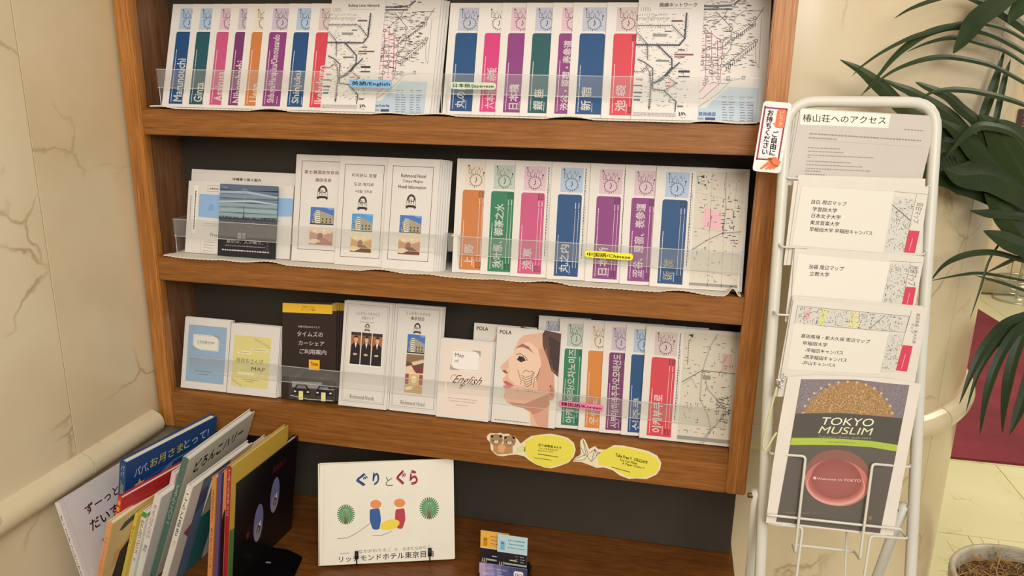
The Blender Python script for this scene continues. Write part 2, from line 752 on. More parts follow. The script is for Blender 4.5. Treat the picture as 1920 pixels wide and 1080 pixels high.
ringwall('glass_bowl', .15, .17, .012, .16, ACR, us)
CHR = M('#c8c4ba', .18, 1.0)
ringwall('base', .16, .155, .001, .012, CHR, us)
tube('pole', [(0, 0, .012), (0, 0, .4), (.01, 0, .62)], .011, CHR, us)
ringwall('rim', .173, .173, .158, .166, CHR, us)

# ================================================================== display cabinet
Z1, Z1b, Z2, Z2b, Z3, Z3b = 1.4407, 1.3922, 1.1530, 1.1037, .862, .7812
XL0, XL, XR, XR0 = -1.0398, -1.0043, .1296, .1647
cab = empty('display_cabinet', (XL0, 0, Z3b))
tag(cab, 'oak display cabinet with three leaflet shelves fixed in the marble corner', 'cabinet')


def part(name, x0, x1, y0, y1, z0, z1, mat, bevel=.0012):
    o = box(name, x0, x1, y0, y1, z0, z1, mat, cab, bevel)
    o.location = (x0 - XL0, y0, z0 - Z3b)
    return o


TOP = 2.02
part('stile', XL0, XL, 0, .022, Z3b, TOP, WV, .002)
part('stile', XR, XR0, 0, .022, Z3b, TOP, WV, .002)
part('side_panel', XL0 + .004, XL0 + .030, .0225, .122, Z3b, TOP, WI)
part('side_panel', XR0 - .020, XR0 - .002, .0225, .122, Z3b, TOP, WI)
DARK = M('#3b3429', .75)
part('back_panel', XL0 + .002, XR0 - .002, .1225, .134, .580, TOP, DARK, 0)
for zt, zb, nm in ((Z1, Z1b, 0), (Z2, Z2b, 0), (Z3, Z3b, 0), (1.742, 1.69, 0)):
    part('shelf_rail', XL + .0004, XR - .0004, .0015, .020, zb, zt, WH, .0012)
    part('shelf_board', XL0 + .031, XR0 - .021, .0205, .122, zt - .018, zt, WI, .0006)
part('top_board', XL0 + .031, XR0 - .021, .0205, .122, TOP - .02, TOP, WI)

# counter
ct = empty('counter', (-1.044, -.46, 0))
tag(ct, 'low brown oak counter under the display cabinet', 'counter')
ZC = .578
for nm, x0, x1, y0, y1, z0, z1, m in (('worktop', -1.0435, .168, -.46, .222, ZC - .035, ZC, WC), ('front_panel', -1.04, .150, -.42, -.40, .08, ZC - .035, WC),
                                      ('side_panel', .130, .150, -.40, .21, .0, ZC - .035, WC), ('side_panel', -1.04, -1.02, -.40, .21, .0, ZC - .035, WC), ('plinth', -1.0, .12, -.38, -.36, 0, .08, DARK)):
    o = box(nm, x0, x1, y0, y1, z0, z1, m, ct, .002)
    o.location = (x0 + 1.044, y0 + .46, z0)

# white scalloped shelf liners


def liner(x0, x1, z, label, curl=False):
    n = int((x1 - x0) / .0022)
    V, F = [], []
    ph = random.uniform(0, 9)
    for i in range(n + 1):
        x = x0 + (x1 - x0) * i / n
        e = i / n
        wob = .0016 * math.sin(x * 23 + ph) + .0012 * math.sin(x * 57 + ph)
        up = max(0, wob) * 1.6
        sc = .0022 * (i % 4 < 2)
        cu = .014 * math.exp(-((x - (x1 - .014)) / .007) ** 2) if curl else 0
        yf = -.004 - sc + wob
        for y, zz in ((yf, z + .0012 + up + cu), (.012 + wob, z + .0012 + up * .4 + cu * .8), (.03, z + .0010), (.105, z + .0010)):
            V.append((x, y, zz))
            V.append((x, y, zz + .0022 if y < .02 else zz + .001))
    for i in range(n):
        b, c = 8 * i, 8 * i + 8
        for k in range(3):
            F.append((b + 2 * k + 1, c + 2 * k + 1, c + 2 * k + 3, b + 2 * k + 3))
            F.append((b + 2 * k, b + 2 * k + 2, c + 2 * k + 2, c + 2 * k))
        F.append((b, c, c + 1, b + 1))
    o = mesh_obj('shelf_liner', V, F, M('#e0d6c4', .8))
    return tag(o, label, 'shelf liner')


liner(ony(284, 201, 0)[0], ony(1420, 228, 0)[0], Z1, 'white scalloped non-slip liner along the top shelf edge')
liner(ony(310, 480, 0)[0], ony(1389, 552, 0)[0], Z2, 'white scalloped liner curling up at the right of the middle shelf', True)

# clear acrylic retaining bands
AY = .027


def holder(x0, x1, z, label, l_ret=True, r_ret=True):
    h = empty('acrylic_holder', (x0, AY, z))
    tag(h, label, 'leaflet holder', 'clear acrylic holders across the shelf fronts')
    zb, zt = .038, .073
    o = box('front_band', 0, x1 - x0, -.003, 0, zb, zt, ACR, h)
    o.location = (0, -.003, zb)
    for zz in (zb, zt - .0009):
        e = box('polished_edge', 0, x1 - x0, 0, .0006, 0, .0009, EDGE, h)
        e.location = (0, -.0036, zz)
    for on_, x in ((l_ret, 0), (r_ret, x1 - x0 - .003)):
        if on_:
            r = box('end_return', 0, .003, 0, .079, 0, zt - .0025, ACR, h)
            r.location = (x, .0002, .0025)
            e = box('polished_edge', 0, .0009, 0, .0008, 0, zb, EDGE, h)
            e.location = (x + .001, -.0008, .0025)
    return h


holder(-.980, -.4135, Z1, 'clear acrylic strip across the left half of the top shelf')
holder(-.4075, .119, Z1, 'clear acrylic strip across the right half of the top shelf')
holder(-.977, -.412, Z2, 'clear acrylic strip across the left half of the middle shelf')
holder(-.385, .124, Z2, 'clear acrylic strip across the right half of the middle shelf')
holder(-.972, -.412, Z3, 'clear acrylic strip across the left half of the bottom shelf')
holder(-.408, .122, Z3, 'clear acrylic strip across the right half of the bottom shelf')
# bracket between the two middle-shelf strips
br = empty('bracket', (-.4105, .040, Z2 + .038))
tag(br, 'small clear bracket with a screw between the middle shelf strips', 'bracket')
o = box('plate', 0, .025, 0, .003, 0, .036, ACR, br)
o = box('plate_back', 0, .023, 0, .002, 0, .034, M('#77736a', .35), br)
o.location = (.001, .0032, .001)
s = tube('screw', [(.0125, -.0022, .031), (.0125, .0, .031)], .003, M('#efeadc', .3), br, 12)
s2 = tube('screw_recess', [(.0125, -.0024, .031), (.0125, -.0023, .031)], .0014, M('#33302a', .6), br, 8)

# ================================================================== leaflets on the shelves
R_ = math.radians
INK = '#2b2926'
GREY = '#8b8680'
WHT = '#eee6dc'
TINT = {'blue': '#a9bace', 'teal': '#a3b4ba', 'pink': '#d3b4bb', 'purple': '#c4b2bf', 'orange': '#ddcdb8', 'green': '#b4bfb0', 'red': '#cdb9b2', 'grey': '#b4b6c2'}
BAND = {'blue': '#194775', 'teal': '#1a4f59', 'pink': '#bf4f77', 'purple': '#833674', 'orange': '#c2753d', 'green': '#2b7652', 'red': '#cb3e48', 'hot': '#ca3674', 'dteal': '#1d5254', 'plum': '#723061', 'orange2': '#cb7e32'}


def thumb(a, u0, v0, u1, v1, tint):
    if tint:
        a.rect(u0, v0, u1, v1, tint, 1)
    w, h = u1 - u0, v1 - v0
    cx, cy, r = u0 + w * .5, v0 + h * .68, w * .27
    random.seed(int(u0 * 7 + v0) + 3)
    a.ring(cx, cy, r, .8, INK, 2, 18, r * .95)
    for k in range(18):
        t = 2 * math.pi * k / 18
        q = r * random.uniform(1.05, 1.35)
        a.line([(cx + r * math.cos(t), cy + r * .95 * math.sin(t)), (cx + q * math.cos(t), cy + q * math.sin(t))], .9, INK, 3)
    a.ell(u0 + w * .14, v0 + h * .08, 1.5, 1.5, INK, 3, 8)
    a.line([(u0 + w * .14, v0 + h * .08), (u0 + w * .16, v0 + h * .42), (u0 + w * .36, v0 + h * .42)], .7, INK, 2)
    a.ell(u0 + w * .85, v0 + h * .36, 1.6, 1.6, INK, 3, 8)
    a.line([(u0 + w * .85, v0 + h * .36), (u0 + w * .82, v0 + h * .55)], .8, INK, 2)
    for k in range(11):
        x = u0 + w * (.2 + .055 * k)
        y = v0 + h * random.uniform(.1, .28)
        a.line([(x, y), (x + random.uniform(-1, 1), y + h * random.uniform(.07, .17))], .7, '#4a4744', 2)
    a.line([(cx, cy - r * .5), (cx + 1.5, cy), (cx - 1, cy + r * .4)], 1.3, INK, 3)


def handy(title, col, tint, W=160, fit=None, sub=.6, route=True, black=True):
    a = Art(W, 210)
    thumb(a, 17, 9, 58, 53, TINT.get(tint))
    a.rr(13.5, 57, 57.5, 204, 4.5, BAND[col], 1, '1001')
    tv0, tv1 = fit
    a.text(22, tv0, 39.5, tv1, title, '#f3ece4', .028, 90, 2)
    a.vwords(18.0, 204 - 147 * sub, 200, 1.2, '#e6d5d6', 26, 2)
    a.vwords(41.5, 184, 200, 1.0, '#e6d5d6', 4, 2)
    if route:
        for u in (47, 53):
            a.line([(u, 84), (u - .5, 150), (u, 188)], .6, '#e6d8d6', 2)
            a.vwords(u, 72, 82, 1.6, '#e0cfd0', 4, 2)
            if black:
                a.frame(u - 1.5, 60, u + 1.5, 69, .9, '#1c1a1a', 3)
                a.frame(u - 1.8, 190, u + 1.2, 199, .9, '#1c1a1a', 3)
    random.seed(11)
    a.vwords(62.5, 10, 172, 1.8, '#4d4a46', 30, 1)
    a.vwords(65, 40, 160, .7, GREY, 20, 1)
    return a


def street(a, u0, v0, u1, v1, seed, extra=0, bg='#cfc6b4', pink=True, arrow=True):
    """town map print"""
    random.seed(seed)
    a.rect(u0, v0, u1, v1, bg, 1)
    w, h = u1 - u0, v1 - v0
    P = lambda x, y: (u0 + w * x, v0 + h * y)
    a.scatter(u0 + 2, v0 + 3, u1 - 3, v1 - 10, 110, '#8c8476', 1, 4, .6, 3)
    if pink:
        a.add([P(.22, .30), P(.57, .35), P(.59, .50), P(.18, .48)], '#e3b1b7', 2)
    for L_ in ([(0, .18), (1, .25)], [(0, .485), (1, .525)], [(.02, .66), (.98, .70)], [(.0, .85), (1, .87)], [(.63, 0), (.67, 1)], [(.33, .0), (.38, .98)], [(.84, .08), (.86, .9)]):
        a.line([P(*q) for q in L_], .9, '#b3aa98', 2)
    a.line([P(0, .68), P(.3, .59), P(.62, .52), P(1, .50)], 1.9, '#8d887f', 3)
    a.line([P(.62, 0), P(.60, .1), P(.66, .3), P(.63, .55)], 1.5, '#a39c8d', 3)
    a.line([P(.03, .05), P(.06, .1), P(.2, .115), P(.24, .15)], 3, '#9fae90', 3)
    a.scatter(u0 + 2, v0 + 3, u1 - 3, v1 - 10, 60 + extra, '#4a443e', 2, 7, .9, 4)
    a.scatter(u0 + w * .55, v0 + h * .2, u0 + w * .95, v0 + h * .62, 30, '#3a3531', 3, 8, 1.4, 4)
    if arrow:
        a.add([P(.08, .045), P(.17, .03), P(.17, .06)], INK, 4)
        a.line([P(.03, .045), P(.1, .045)], .8, INK, 4)
    a.rect(u0, v1 - 9, u1, v1 - 4, '#8f8b86', 2)
    a.rect(u0 + w * .85, v1 - 7.2, u0 + w * .92, v1 - 5.5, INK, 3)


def street2(a, u0, v0, u1, v1, seed):
    random.seed(seed)
    a.rect(u0, v0, u1, v1, '#d0c7b3', 1)
    w, h = u1 - u0, v1 - v0
    P = lambda x, y: (u0 + w * x, v0 + h * y)
    a.line([P(.62, 0), P(.5, .12), P(.4, .32), P(.38, .38), P(.38, .6), P(.55, .75), P(.62, .86), P(.45, 1)], 3, '#b1a995', 2)
    a.line([P(.02, .46), P(.38, .34), P(1, .345)], 1.8, '#77726a', 3)
    a.line([P(.42, .35), P(.5, .5), P(.75, .62), P(.9, .7), P(.6, .9), P(.5, 1)], 2.6, '#a49c8a', 2)
    a.line([P(.05, .48), P(.2, .42), P(.3, .5)], 2, '#b8af9a', 2)
    a.rect(u0 + w * .4, v0 + h * .38, u0 + w * .55, v0 + h * .42, '#8f8a80', 3)
    a.rect(u0 + w * .74, v0 + h * .17, u0 + w * .92, v0 + h * .33, '#c9a89c', 2)
    a.scatter(u0 + 2, v0 + 4, u1 - 4, v1 - 14, 130, '#47413b', 2, 7, .9, 4)
    a.scatter(u0 + w * .68, v0 + h * .55, u1 - 3, v0 + h * .8, 60, '#37312d', 2, 7, 1.1, 5)
    a.scatter(u0 + w * .66, v0 + h * .6, u1 - 8, v0 + h * .75, 10, '#a0504c', 2, 5, 1.2, 5)
    a.add([P(.08, .025), P(.17, .015), P(.17, .05)], INK, 4)
    a.vwords(u0 + w * .1, v0 + h * .07, v0 + h * .3, 1.2, INK, 9, 4)
    a.rect(u0, v1 - 10, u1, v1 - 3, '#918c86', 3)


def put(name, label, cat, px, py, z, W, T, yaw, lean, art, H=.21, yb=.024, **kw):
    """stand a leaflet on a shelf: px, py = where its lower left corner is seen"""
    q = ony(px, py, yb)
    return leaflet(name, label, cat, (q[0], yb, z + .0035), W, H, T, R_(yaw), R_(lean), art, **kw)


LINER = .0
ROW1 = [('Marunouchi', 'blue', 'blue', 303, 200, 112, 199, 'blue leaflet headed Marunouchi at the left end of the top shelf'),
        ('Ginza', 'teal', 'blue', 341, 201, 160, 199, 'dark teal English leaflet just right of the Marunouchi one'),
        ('Asakusa', 'pink', 'pink', 379, 202, 137, 197, 'pink leaflet headed Asakusa on the top shelf'),
        ('Nihombashi', 'plum', 'purple', 414, 203, 115, 199, 'plum purple leaflet between the pink Asakusa and orange Ueno ones'),
        ('Ueno', 'orange', 'orange', 445, 204, 160, 196, 'orange English leaflet left of the Shibuya one on the top shelf'),
        ('Shibuya/Harajuku/Omotesando', 'purple', 'purple', 478, 205, 62, 197, 'purple leaflet headed Shibuya/Harajuku/Omotesando'),
        ('Shinjuku', 'blue', 'blue', 524, 206, 133, 197, 'blue leaflet headed Shinjuku on the top shelf'),
        ('Ikebukuro', 'red', 'red', 566, 207, 122, 197, 'red leaflet headed Ikebukuro half behind the English railway map')]
LEAN1 = 21
for t, c, th, px, py, f0, f1, lab in ROW1:
    a = handy(t, c, th, 120, (f0, f1), .75, False)
    put('area_leaflet', lab, 'leaflet', px, py, Z1, .120, .0028, 4.5, LEAN1, a, H=.2065, yb=.026, group='English area leaflets on the top shelf')


def rail_map(title, sub, seed, jr=True):
    """black-and-white railway network print, coordinates read off in crop pixels"""
    a = Art(112, 216)
    k = .97 / 4.571
    C = lambda x, y: ((x - (357 - .068 * y)) * k, (y + 28) * k)
    S = lambda *p: [C(*q) for q in p]
    D = '#3f4450'
    G = '#6d6a68'
    random.seed(seed)
    a.text(*C(525, 22), *C(826, 58), title, INK, .03, 0, 2)
    a.text(*C(535, 66), *C(780, 78), sub, GREY, .0, 0, 2)
    L1 = S((335, 213), (625, 213), (725, 318))
    L2 = S((318, 375), (680, 375), (725, 318), (742, 110))
    L3 = S((505, 375), (620, 490), (620, 560), (565, 625), (480, 690))
    L4 = S((330, 270), (425, 370), (425, 500))
    L5 = S((345, 495), (400, 520), (465, 570), (465, 740), (555, 752), (650, 840), (640, 920))
    L6 = S((440, 600), (452, 700), (435, 905))
    L7 = S((300, 600), (370, 600), (415, 560), (440, 600))
    L8 = S((565, 625), (655, 690), (560, 750))
    for L_, wd, c in ((L1, .9, D), (L2, 2.0, D), (L3, 1.7, D), (L4, .9, D), (L5, 1.5, '#4b5f68'), (L6, 2.2, '#9a7c84'), (L7, 1, '#b0666c'), (L8, 1.1, '#a8606a'), (S((565, 625), (680, 520)), 1.8, D), (S((470, 690), (530, 670), (600, 600)), 2, '#3c5a66')):
        a.line(L_, wd * 1.45, c, 1)
        a.ticks(L_, 3.0, 4.2, '#55514e', .7, 2, 1)
        a.ticks(L_, 3.8, 3.4, '#5c5855', .65, 2, -1)
    a.line(S((640, 565), (700, 568), (712, 590), (712, 640)), .7, G, 1)
    a.line(S((300, 150), (610, 150)), .8, G, 1)
    a.ticks(S((300, 150), (610, 150)), 2.6, 5, '#8a7268', .6, 2, 1)
    a.ticks(S((300, 130), (600, 130)), 3.0, 4, G, .6, 2, -1)
    for i in range(6):
        x = 375 + 16 * i
        a.line(S((x, 95), (x + 8 * math.sin(i), 60)), .7, G, 1)
    for x, y in ((725, 250), (505, 380), (460, 700), (655, 690), (560, 750), (725, 320), (435, 890)):
        u, v = C(x, y)
        a.ell(u, v, 1.9, 1.9, D, 3, 8)
    for _ in range(230):
        x, y = random.uniform(340, 740), random.uniform(110, 880)
        u, v = C(x, y)
        a.rect(u, v, u + random.uniform(2, 5), v + .9, random.choice((G, '#8a8682')), 2)
    for x0, y0, x1, y1, c in ((470, 282, 580, 306, '#8d8d88'), (620, 167, 710, 182, '#6b5550'), (640, 446, 792, 460, '#7d4a4a'), (640, 468, 722, 478, '#7d4a4a'), (492, 499, 596, 514, '#6f7d70'),
                              (670, 583, 760, 601, '#33313a'), (668, 628, 758, 644, '#33313a'), (565, 256, 620, 267, G), (670, 408, 722, 420, G), (660, 870, 705, 885, G), (300, 708, 380, 718, '#3a3a42'), (300, 765, 380, 778, '#3a3a42'),
                              (300, 798, 370, 808, '#6f6a6a'), (300, 823, 362, 838, '#5a74a0'), (330, 655, 385, 668, '#b8868c'), (565, 680, 610, 690, '#b05a60'), (565, 706, 605, 718, '#b05a60')):
        if x0 == 300:
            x0 = 312
        a.rect(*C(x0, y0), *C(x1, y1), c, 4)
    a.rect(*C(300, 930), *C(650, 968), '#c9c3bb', 1)
    for y in (938, 949, 960):
        u, v = C(310, y)
        u1, _ = C(645, y)
        a.words(u, v, u1, 1, GREY, 11, 2)
    if jr:
        a.text(*C(668, 925), *C(736, 958), 'JR', INK, .035, 0, 3, skew=-.12)
        a.rect(*C(680, 965), *C(722, 969), GREY, 3)
    return a


def metro_map(title, seed, W=128):
    a = Art(W, 216)
    k = .97 / 4.571
    off = W - 112
    C = lambda x, y: ((x - (890 - .079 * y)) * k + off, (y + 28) * k)
    S = lambda *p: [C(*q) for q in p]
    random.seed(seed)
    G = '#6e6966'
    a.add(S((800, 470), (905, 240), (950, 240), (1040, 340), (1030, 640), (985, 740), (880, 815), (760, 820)), '#ead2cf', 1)
    a.add(S((800, 895), (905, 885), (985, 800), (1080, 712), (1310, 716), (1285, 1012), (800, 1000)), '#b5c3cd', 1)
    lines = [(S((880, 75), (1120, 75)), 2.2), (S((880, 50), (1010, 50), (1130, 42), (1185, -5)), 3), (S((885, 262), (935, 262), (1045, 340), (1040, 440), (1020, 640), (1020, 680), (880, 812), (820, 812)), 1.0),
             (S((1000, 95), (1112, 225), (1105, 400), (1050, 470), (860, 470)), .9), (S((860, 400), (1020, 400), (1110, 340), (1290, 180)), .8), (S((850, 540), (1060, 540), (1290, 340)), .8),
             (S((860, 500), (1000, 500), (1060, 440)), .9), (S((920, 240), (910, 700), (845, 780)), .9), (S((960, 250), (960, 660)), .8), (S((1005, 330), (1005, 690)), .9), (S((860, 640), (1190, 640)), .9),
             (S((1190, 640), (1100, 660), (1010, 760), (850, 880)), .8), (S((1290, 180), (1360, 60)), .8), (S((1290, 340), (1290, 510), (1310, 555)), .7), (S((885, 140), (1150, 140), (1210, 90), (1360, 90)), .8),
             (S((940, 240), (1060, 140), (1090, 70)), .8), (S((1100, 150), (1160, 200)), .7), (S((870, 580), (940, 570), (1010, 600)), .8), (S((1340, 150), (1310, 550)), .7)]
    cols = ['#55565c', '#6a6668', '#a5727a', '#6a6462', '#5c6368', '#4e5054', '#77706c', '#8a6f5c', '#6b7070', '#7c5c62', '#7a6e66', '#8e8a84', '#66605e', '#8e8a84', '#77706c', '#5c5c60', '#77706c', '#77706c', '#9a948e']
    for (L_, wd), c in zip(lines, cols):
        a.line(L_, wd * 1.25, c, 2)
    for y0, y1 in ((340, 180), (545, 345)):
        x0 = 1070
        for i in range(15):
            x, y = x0 + 16 * i, y0 - (y0 - y1) * i / 14 + 8
            a.line(S((x, y), (x - 4, y + 28)), 1.3, '#56504d', 3)
            a.line(S((x - 8, y - 14), (x - 26, y - 22)), .9, G, 3)
    for _ in range(330):
        x, y = random.uniform(870, 1260), random.uniform(0, 690)
        if y > 560 and x > 1080:
            continue
        u, v = C(x, y)
        a.rect(u, v, u + random.uniform(3, 8), v + random.choice((.9, 1.2)), random.choice((G, '#4b4744', '#8f7a76')), 3)
    for x, y in ((920, 262), (1040, 340), (1110, 240), (1105, 340), (935, 400), (1020, 400), (930, 460), (1040, 470), (960, 540), (885, 520), (1035, 540), (950, 590), (915, 640), (1005, 640), (1080, 640), (1195, 635), (900, 690), (1290, 150), (1295, 335), (1130, 45), (1065, 150)):
        u, v = C(x, y)
        a.rr(u - 3, v - 3, u + 3, v + 3, 1.5, '#7d7674', 4)
        a.rr(u - 1.6, v - 1.6, u + 1.6, v + 1.6, .8, '#d8c9c4', 5)
    for y in range(790, 1000, 21):
        for x in (1030, 1080, 1160, 1215):
            u, v = C(x, y)
            a.rect(u, v, u + random.uniform(5, 10), v + 1.0, random.choice((G, '#55504d', '#8a5c60')), 3)
    a.text(*C(822, 918), *C(978, 950), title, '#2c4f86', .03, 0, 3)
    a.rect(*C(902, 962), *C(975, 985), '#39496a', 3)
    a.rect(*C(826, 966), *C(888, 980), '#8a94a4', 3)
    a.rect(*C(1110, 1010), *C(1265, 1015), G, 3)
    return a


def put_tall(name, label, art, px, py, W, H=.216, **kw):
    return put(name, label, 'map', px, py, Z1, W, .0035, kw.pop('yaw', 2.0), LEAN1, art, H=H, **kw)


am = rail_map('Railway Lines Network', 'JR-EAST Group tickets and services', 21)
put_tall('railway_map', 'white railway lines network map in English, left map of the top shelf', am, 600, 207, .1055, yb=.0245, copies=2, group='English railway maps',
         cop_label='further railway lines map close behind the front English one')
am = metro_map('Subway Route Map', 31, 112)
put_tall('subway_map', 'subway map with pale blue bay right of the English railway lines map', am, 695, 210, .1125, yb=.031, yaw=1.0, copies=3, jit=.0042, group='English subway maps',
         cop_label='further subway map behind the front English one')

ROW1B = [('丸の内', 'blue', 'grey', 829, 217, 151, 198, .60, 'blue 丸の内 leaflet under the 日本語/Japanese tag'),
         ('六本木・赤坂', 'hot', None, 884, 214, 122, 198, .7, 'hot pink 六本木・赤坂 leaflet on the top shelf'),
         ('日本橋', 'purple', 'pink', 928, 218, 152, 198, .62, 'purple 日本橋 leaflet standing between the pink and dark green ones'),
         ('銀 座', 'dteal', 'grey', 974, 219, 160, 198, .64, 'dark green 銀座 leaflet on the top shelf'),
         ('渋谷・原宿・表参道', 'purple', 'pink', 1024, 220, 70, 198, .66, 'purple 渋谷・原宿・表参道 leaflet on the top shelf'),
         ('新 宿', 'blue', 'grey', 1063, 221, 155, 197, .6, 'blue 新宿 leaflet on the top shelf left of the red one'),
         ('池 袋', 'red', 'red', 1127, 222, 150, 197, .62, 'red 池袋 leaflet left of the Japanese railway map')]
for i, (t, c, th, px, py, f0, f1, sb, lab) in enumerate(ROW1B):
    a = handy(t, c, th, 120, (f0, f1), sb, i == 6)
    put('area_leaflet', lab, 'leaflet', px, py, Z1, .120, .0028, 4.2, LEAN1, a, H=.2065, yb=.026, group='Japanese area leaflets on the top shelf')
am = rail_map('路線ネットワーク', 'JR-EAST RAILWAY LINES NETWORK', 22)
put_tall('railway_map', 'white 路線ネットワーク railway map with colour lines, right half of top shelf', am, 1183, 225, .1095, yb=.0245, copies=1, group='Japanese railway maps',
         cop_label='further railway map close behind the front 路線ネットワーク one')
am = metro_map('下鉄路線図', 32, 124)
put_tall('subway_map', 'subway map with pale blue bay at the right end of the top shelf', am, 1286, 228, .1255, yb=.031, yaw=.6, copies=1, group='Japanese subway maps',
         cop_label='further subway map behind the one at the right end')

# ---- middle shelf, right: Chinese area maps
ROW2 = [('上 野', 'orange', 'orange', 847, 512, 157, 196, .62, 'orange 上野 map, first of the Chinese maps on the middle shelf'),
        ('秋叶原、御茶之水', 'green', 'green', 900, 517, 80, 197, .6, 'green 秋叶原、御茶之水 map on the middle shelf'),
        ('浅 草', 'pink', 'pink', 956, 522, 158, 196, .6, 'pink 浅草 map with black station boxes on the middle shelf'),
        ('丸之内', 'blue', 'blue', 1024, 526, 147, 197, .5, 'blue 丸之内 map on the middle shelf'),
        ('日本桥', 'purple', 'pink', 1096, 532, 147, 197, .85, 'purple 日本桥 map behind the yellow 中国語/Chinese tag'),
        ('涩谷、原宿、表参道', 'purple', 'pink', 1161, 537, 67, 197, .6, 'purple 涩谷、原宿、表参道 map on the middle shelf'),
        ('新 宿', 'blue', 'blue', 1217, 542, 162, 197, .62, 'blue 新宿 map opened beside a street plan, right end of middle shelf')]
for i, (t, c, th, px, py, f0, f1, sb, lab) in enumerate(ROW2):
    a = handy(t, c, th, 160, (f0, f1), sb, True, i != 3)
    if i == 6:
        street(a, 69, 6, 152, 208, 5)
    put('area_map', lab, 'map', px, py, Z2, .158, .0030, 3.6 if i < 6 else 1.5, 14, a, H=.212, yb=.024 if i < 6 else .022, group='Chinese area maps on the middle shelf', copies=1 if i == 6 else 0,
        cop_label='further Chinese street plan map close behind the front 新宿 one' if i == 6 else None)

# ---- middle shelf, left: hotel leaflets


def hotel_photo(a, u, v, w, h, tone=0, l=2):
    P = lambda x, y: (u + w * x, v + h * y)
    a.rect(u, v, u + w, v + h, '#4a72b8' if not tone else '#4f97cf', l)
    a.add([P(.62, 0), P(.8, .12), P(1, .1), P(1, 0)], '#7d9fd0', l + 1)
    a.add([P(.08, .95), P(.12, .42), P(.24, .18), P(.40, .2), P(.97, .45), P(1, .95)], '#a39880', l + 1)
    a.add([P(.24, .18), P(.4, .2), P(.42, .95), P(.18, .95)], '#d8d3c2', l + 2)
    for i in range(6):
        y = .24 + .11 * i
        a.add([P(.24, y), P(.40, y + .02), P(.40, y + .055), P(.24, y + .04)], '#3b3f4a', l + 3)
    for i in range(3):
        for j in range(2):
            x, y = .5 + .16 * i, .62 + .17 * j
            a.rect(*P(x, y), *P(x + .06, y + .1), '#3a3a3c', l + 3)
    for i in range(4):
        a.rect(*P(.08 + .03 * i, .55 + .1 * i), *P(.14 + .03 * i, .6 + .1 * i), '#33343a', l + 3)
    a.rect(*P(0, .93), *P(1, 1), '#33362c', l + 3)


def lobby_photo(a, u, v, w, h, tone, l=2):
    P = lambda x, y: (u + w * x, v + h * y)
    c = [('#b98a78', '#d9ab92', '#e6c8b0', '#7a4a3c'), ('#c79a58', '#dcb47c', '#e8d3a8', '#75502c'), ('#bd8c60', '#d8b088', '#e6ccaa', '#6d4630')][tone]
    a.rect(u, v, u + w, v + h, c[1], l)
    a.add([P(0, 0), P(1, 0), P(1, .25), P(.6, .42), P(.38, .42), P(0, .22)], c[2], l + 1)
    a.add([P(0, .3), P(.38, .45), P(.36, .62), P(0, .72)], c[0], l + 1)
    a.add([P(1, .3), P(.62, .45), P(.64, .6), P(1, .8)], c[0], l + 1)
    a.add([P(0, .78), P(.4, .6), P(.64, .6), P(1, .85), P(1, 1), P(0, 1)], c[3] if tone else '#a0705c', l + 2)
    a.ell(*P(.46, .5), w * .13, h * .16, '#8e5648', l + 3, 10)
    a.add([P(0, .72), P(.3, .68), P(.5, .8), P(.2, .95), P(0, .92)], c[2], l + 3)
    a.ell(*P(.22, .25), w * .07, h * .07, '#f6e2c4', l + 3, 8)
    a.ell(*P(.62, .2), w * .06, h * .06, '#f6e2c4', l + 3, 8)


def crest(a, cx, cy, s, l=2):
    """dark arch with RH over a ribbon"""
    a.ell(cx, cy, 9 * s, 13 * s, '#3a2f2a', l, 14, 180, 360)
    a.ell(cx, cy + .5 * s, 6.2 * s, 9.2 * s, PAPER, l + 1, 14, 180, 360)
    a.rect(cx - 7.5 * s, cy - .5 * s, cx + 7.5 * s, cy + 8 * s, PAPER, l + 1)
    a.line([(cx - 8.4 * s, cy - 2 * s), (cx - 9.2 * s, cy + 9 * s)], 1.2 * s, '#8f8f78', l + 2)
    a.line([(cx + 8.4 * s, cy - 2 * s), (cx + 9.2 * s, cy + 9 * s)], 1.2 * s, '#8f8f78', l + 2)
    a.text(cx - 5.5 * s, cy - 5 * s, cx + 5.5 * s, cy + 5.5 * s, 'RH', '#2e2724', .0, 0, l + 3)
    a.add([(cx - 11 * s, cy + 11 * s), (cx - 6 * s, cy + 7.5 * s), (cx + 6 * s, cy + 7.5 * s), (cx + 11 * s, cy + 11 * s), (cx + 8 * s, cy + 15 * s), (cx + 5 * s, cy + 12 * s), (cx - 5 * s, cy + 12 * s), (cx - 8 * s, cy + 15 * s)], '#3a2a26', l + 3)


def hotel_leaf(lines, vy, crest_y, ph, tone, sh=0):
    a = Art(103, 210)
    a.frame(11, 12 + sh, 91, 186 + sh * 2, .9, '#6a3038', 1)
    for (t, y0, y1, x0, x1) in lines:
        a.text(x0, y0, x1, y1, t, '#8a2f3c', .02, 0, 2)
    crest(a, 51, crest_y, 1.0)
    hotel_photo(a, 31, ph, 43, 34, tone[0])
    lobby_photo(a, 31, ph + 38, 43, 36, tone[1])
    return a


def quad(name, label, cat, bl, br, tl, z, yb, lean, T, art, **kw):
    """leaflet whose lower corners and top left corner are seen at given places"""
    A, B = ony(*bl, yb), ony(*br, yb)
    W = B[0] - A[0]
    l = R_(lean)
    n = (0, math.cos(l), -math.sin(l))
    P = on(*tl, n, n[1] * yb + n[2] * z)
    H = (P[2] - z) / math.cos(l)
    return leaflet(name, label, cat, (A[0], yb, z + .0035), W, H, T, R_(kw.pop('yaw', 0)), l, art, **kw)


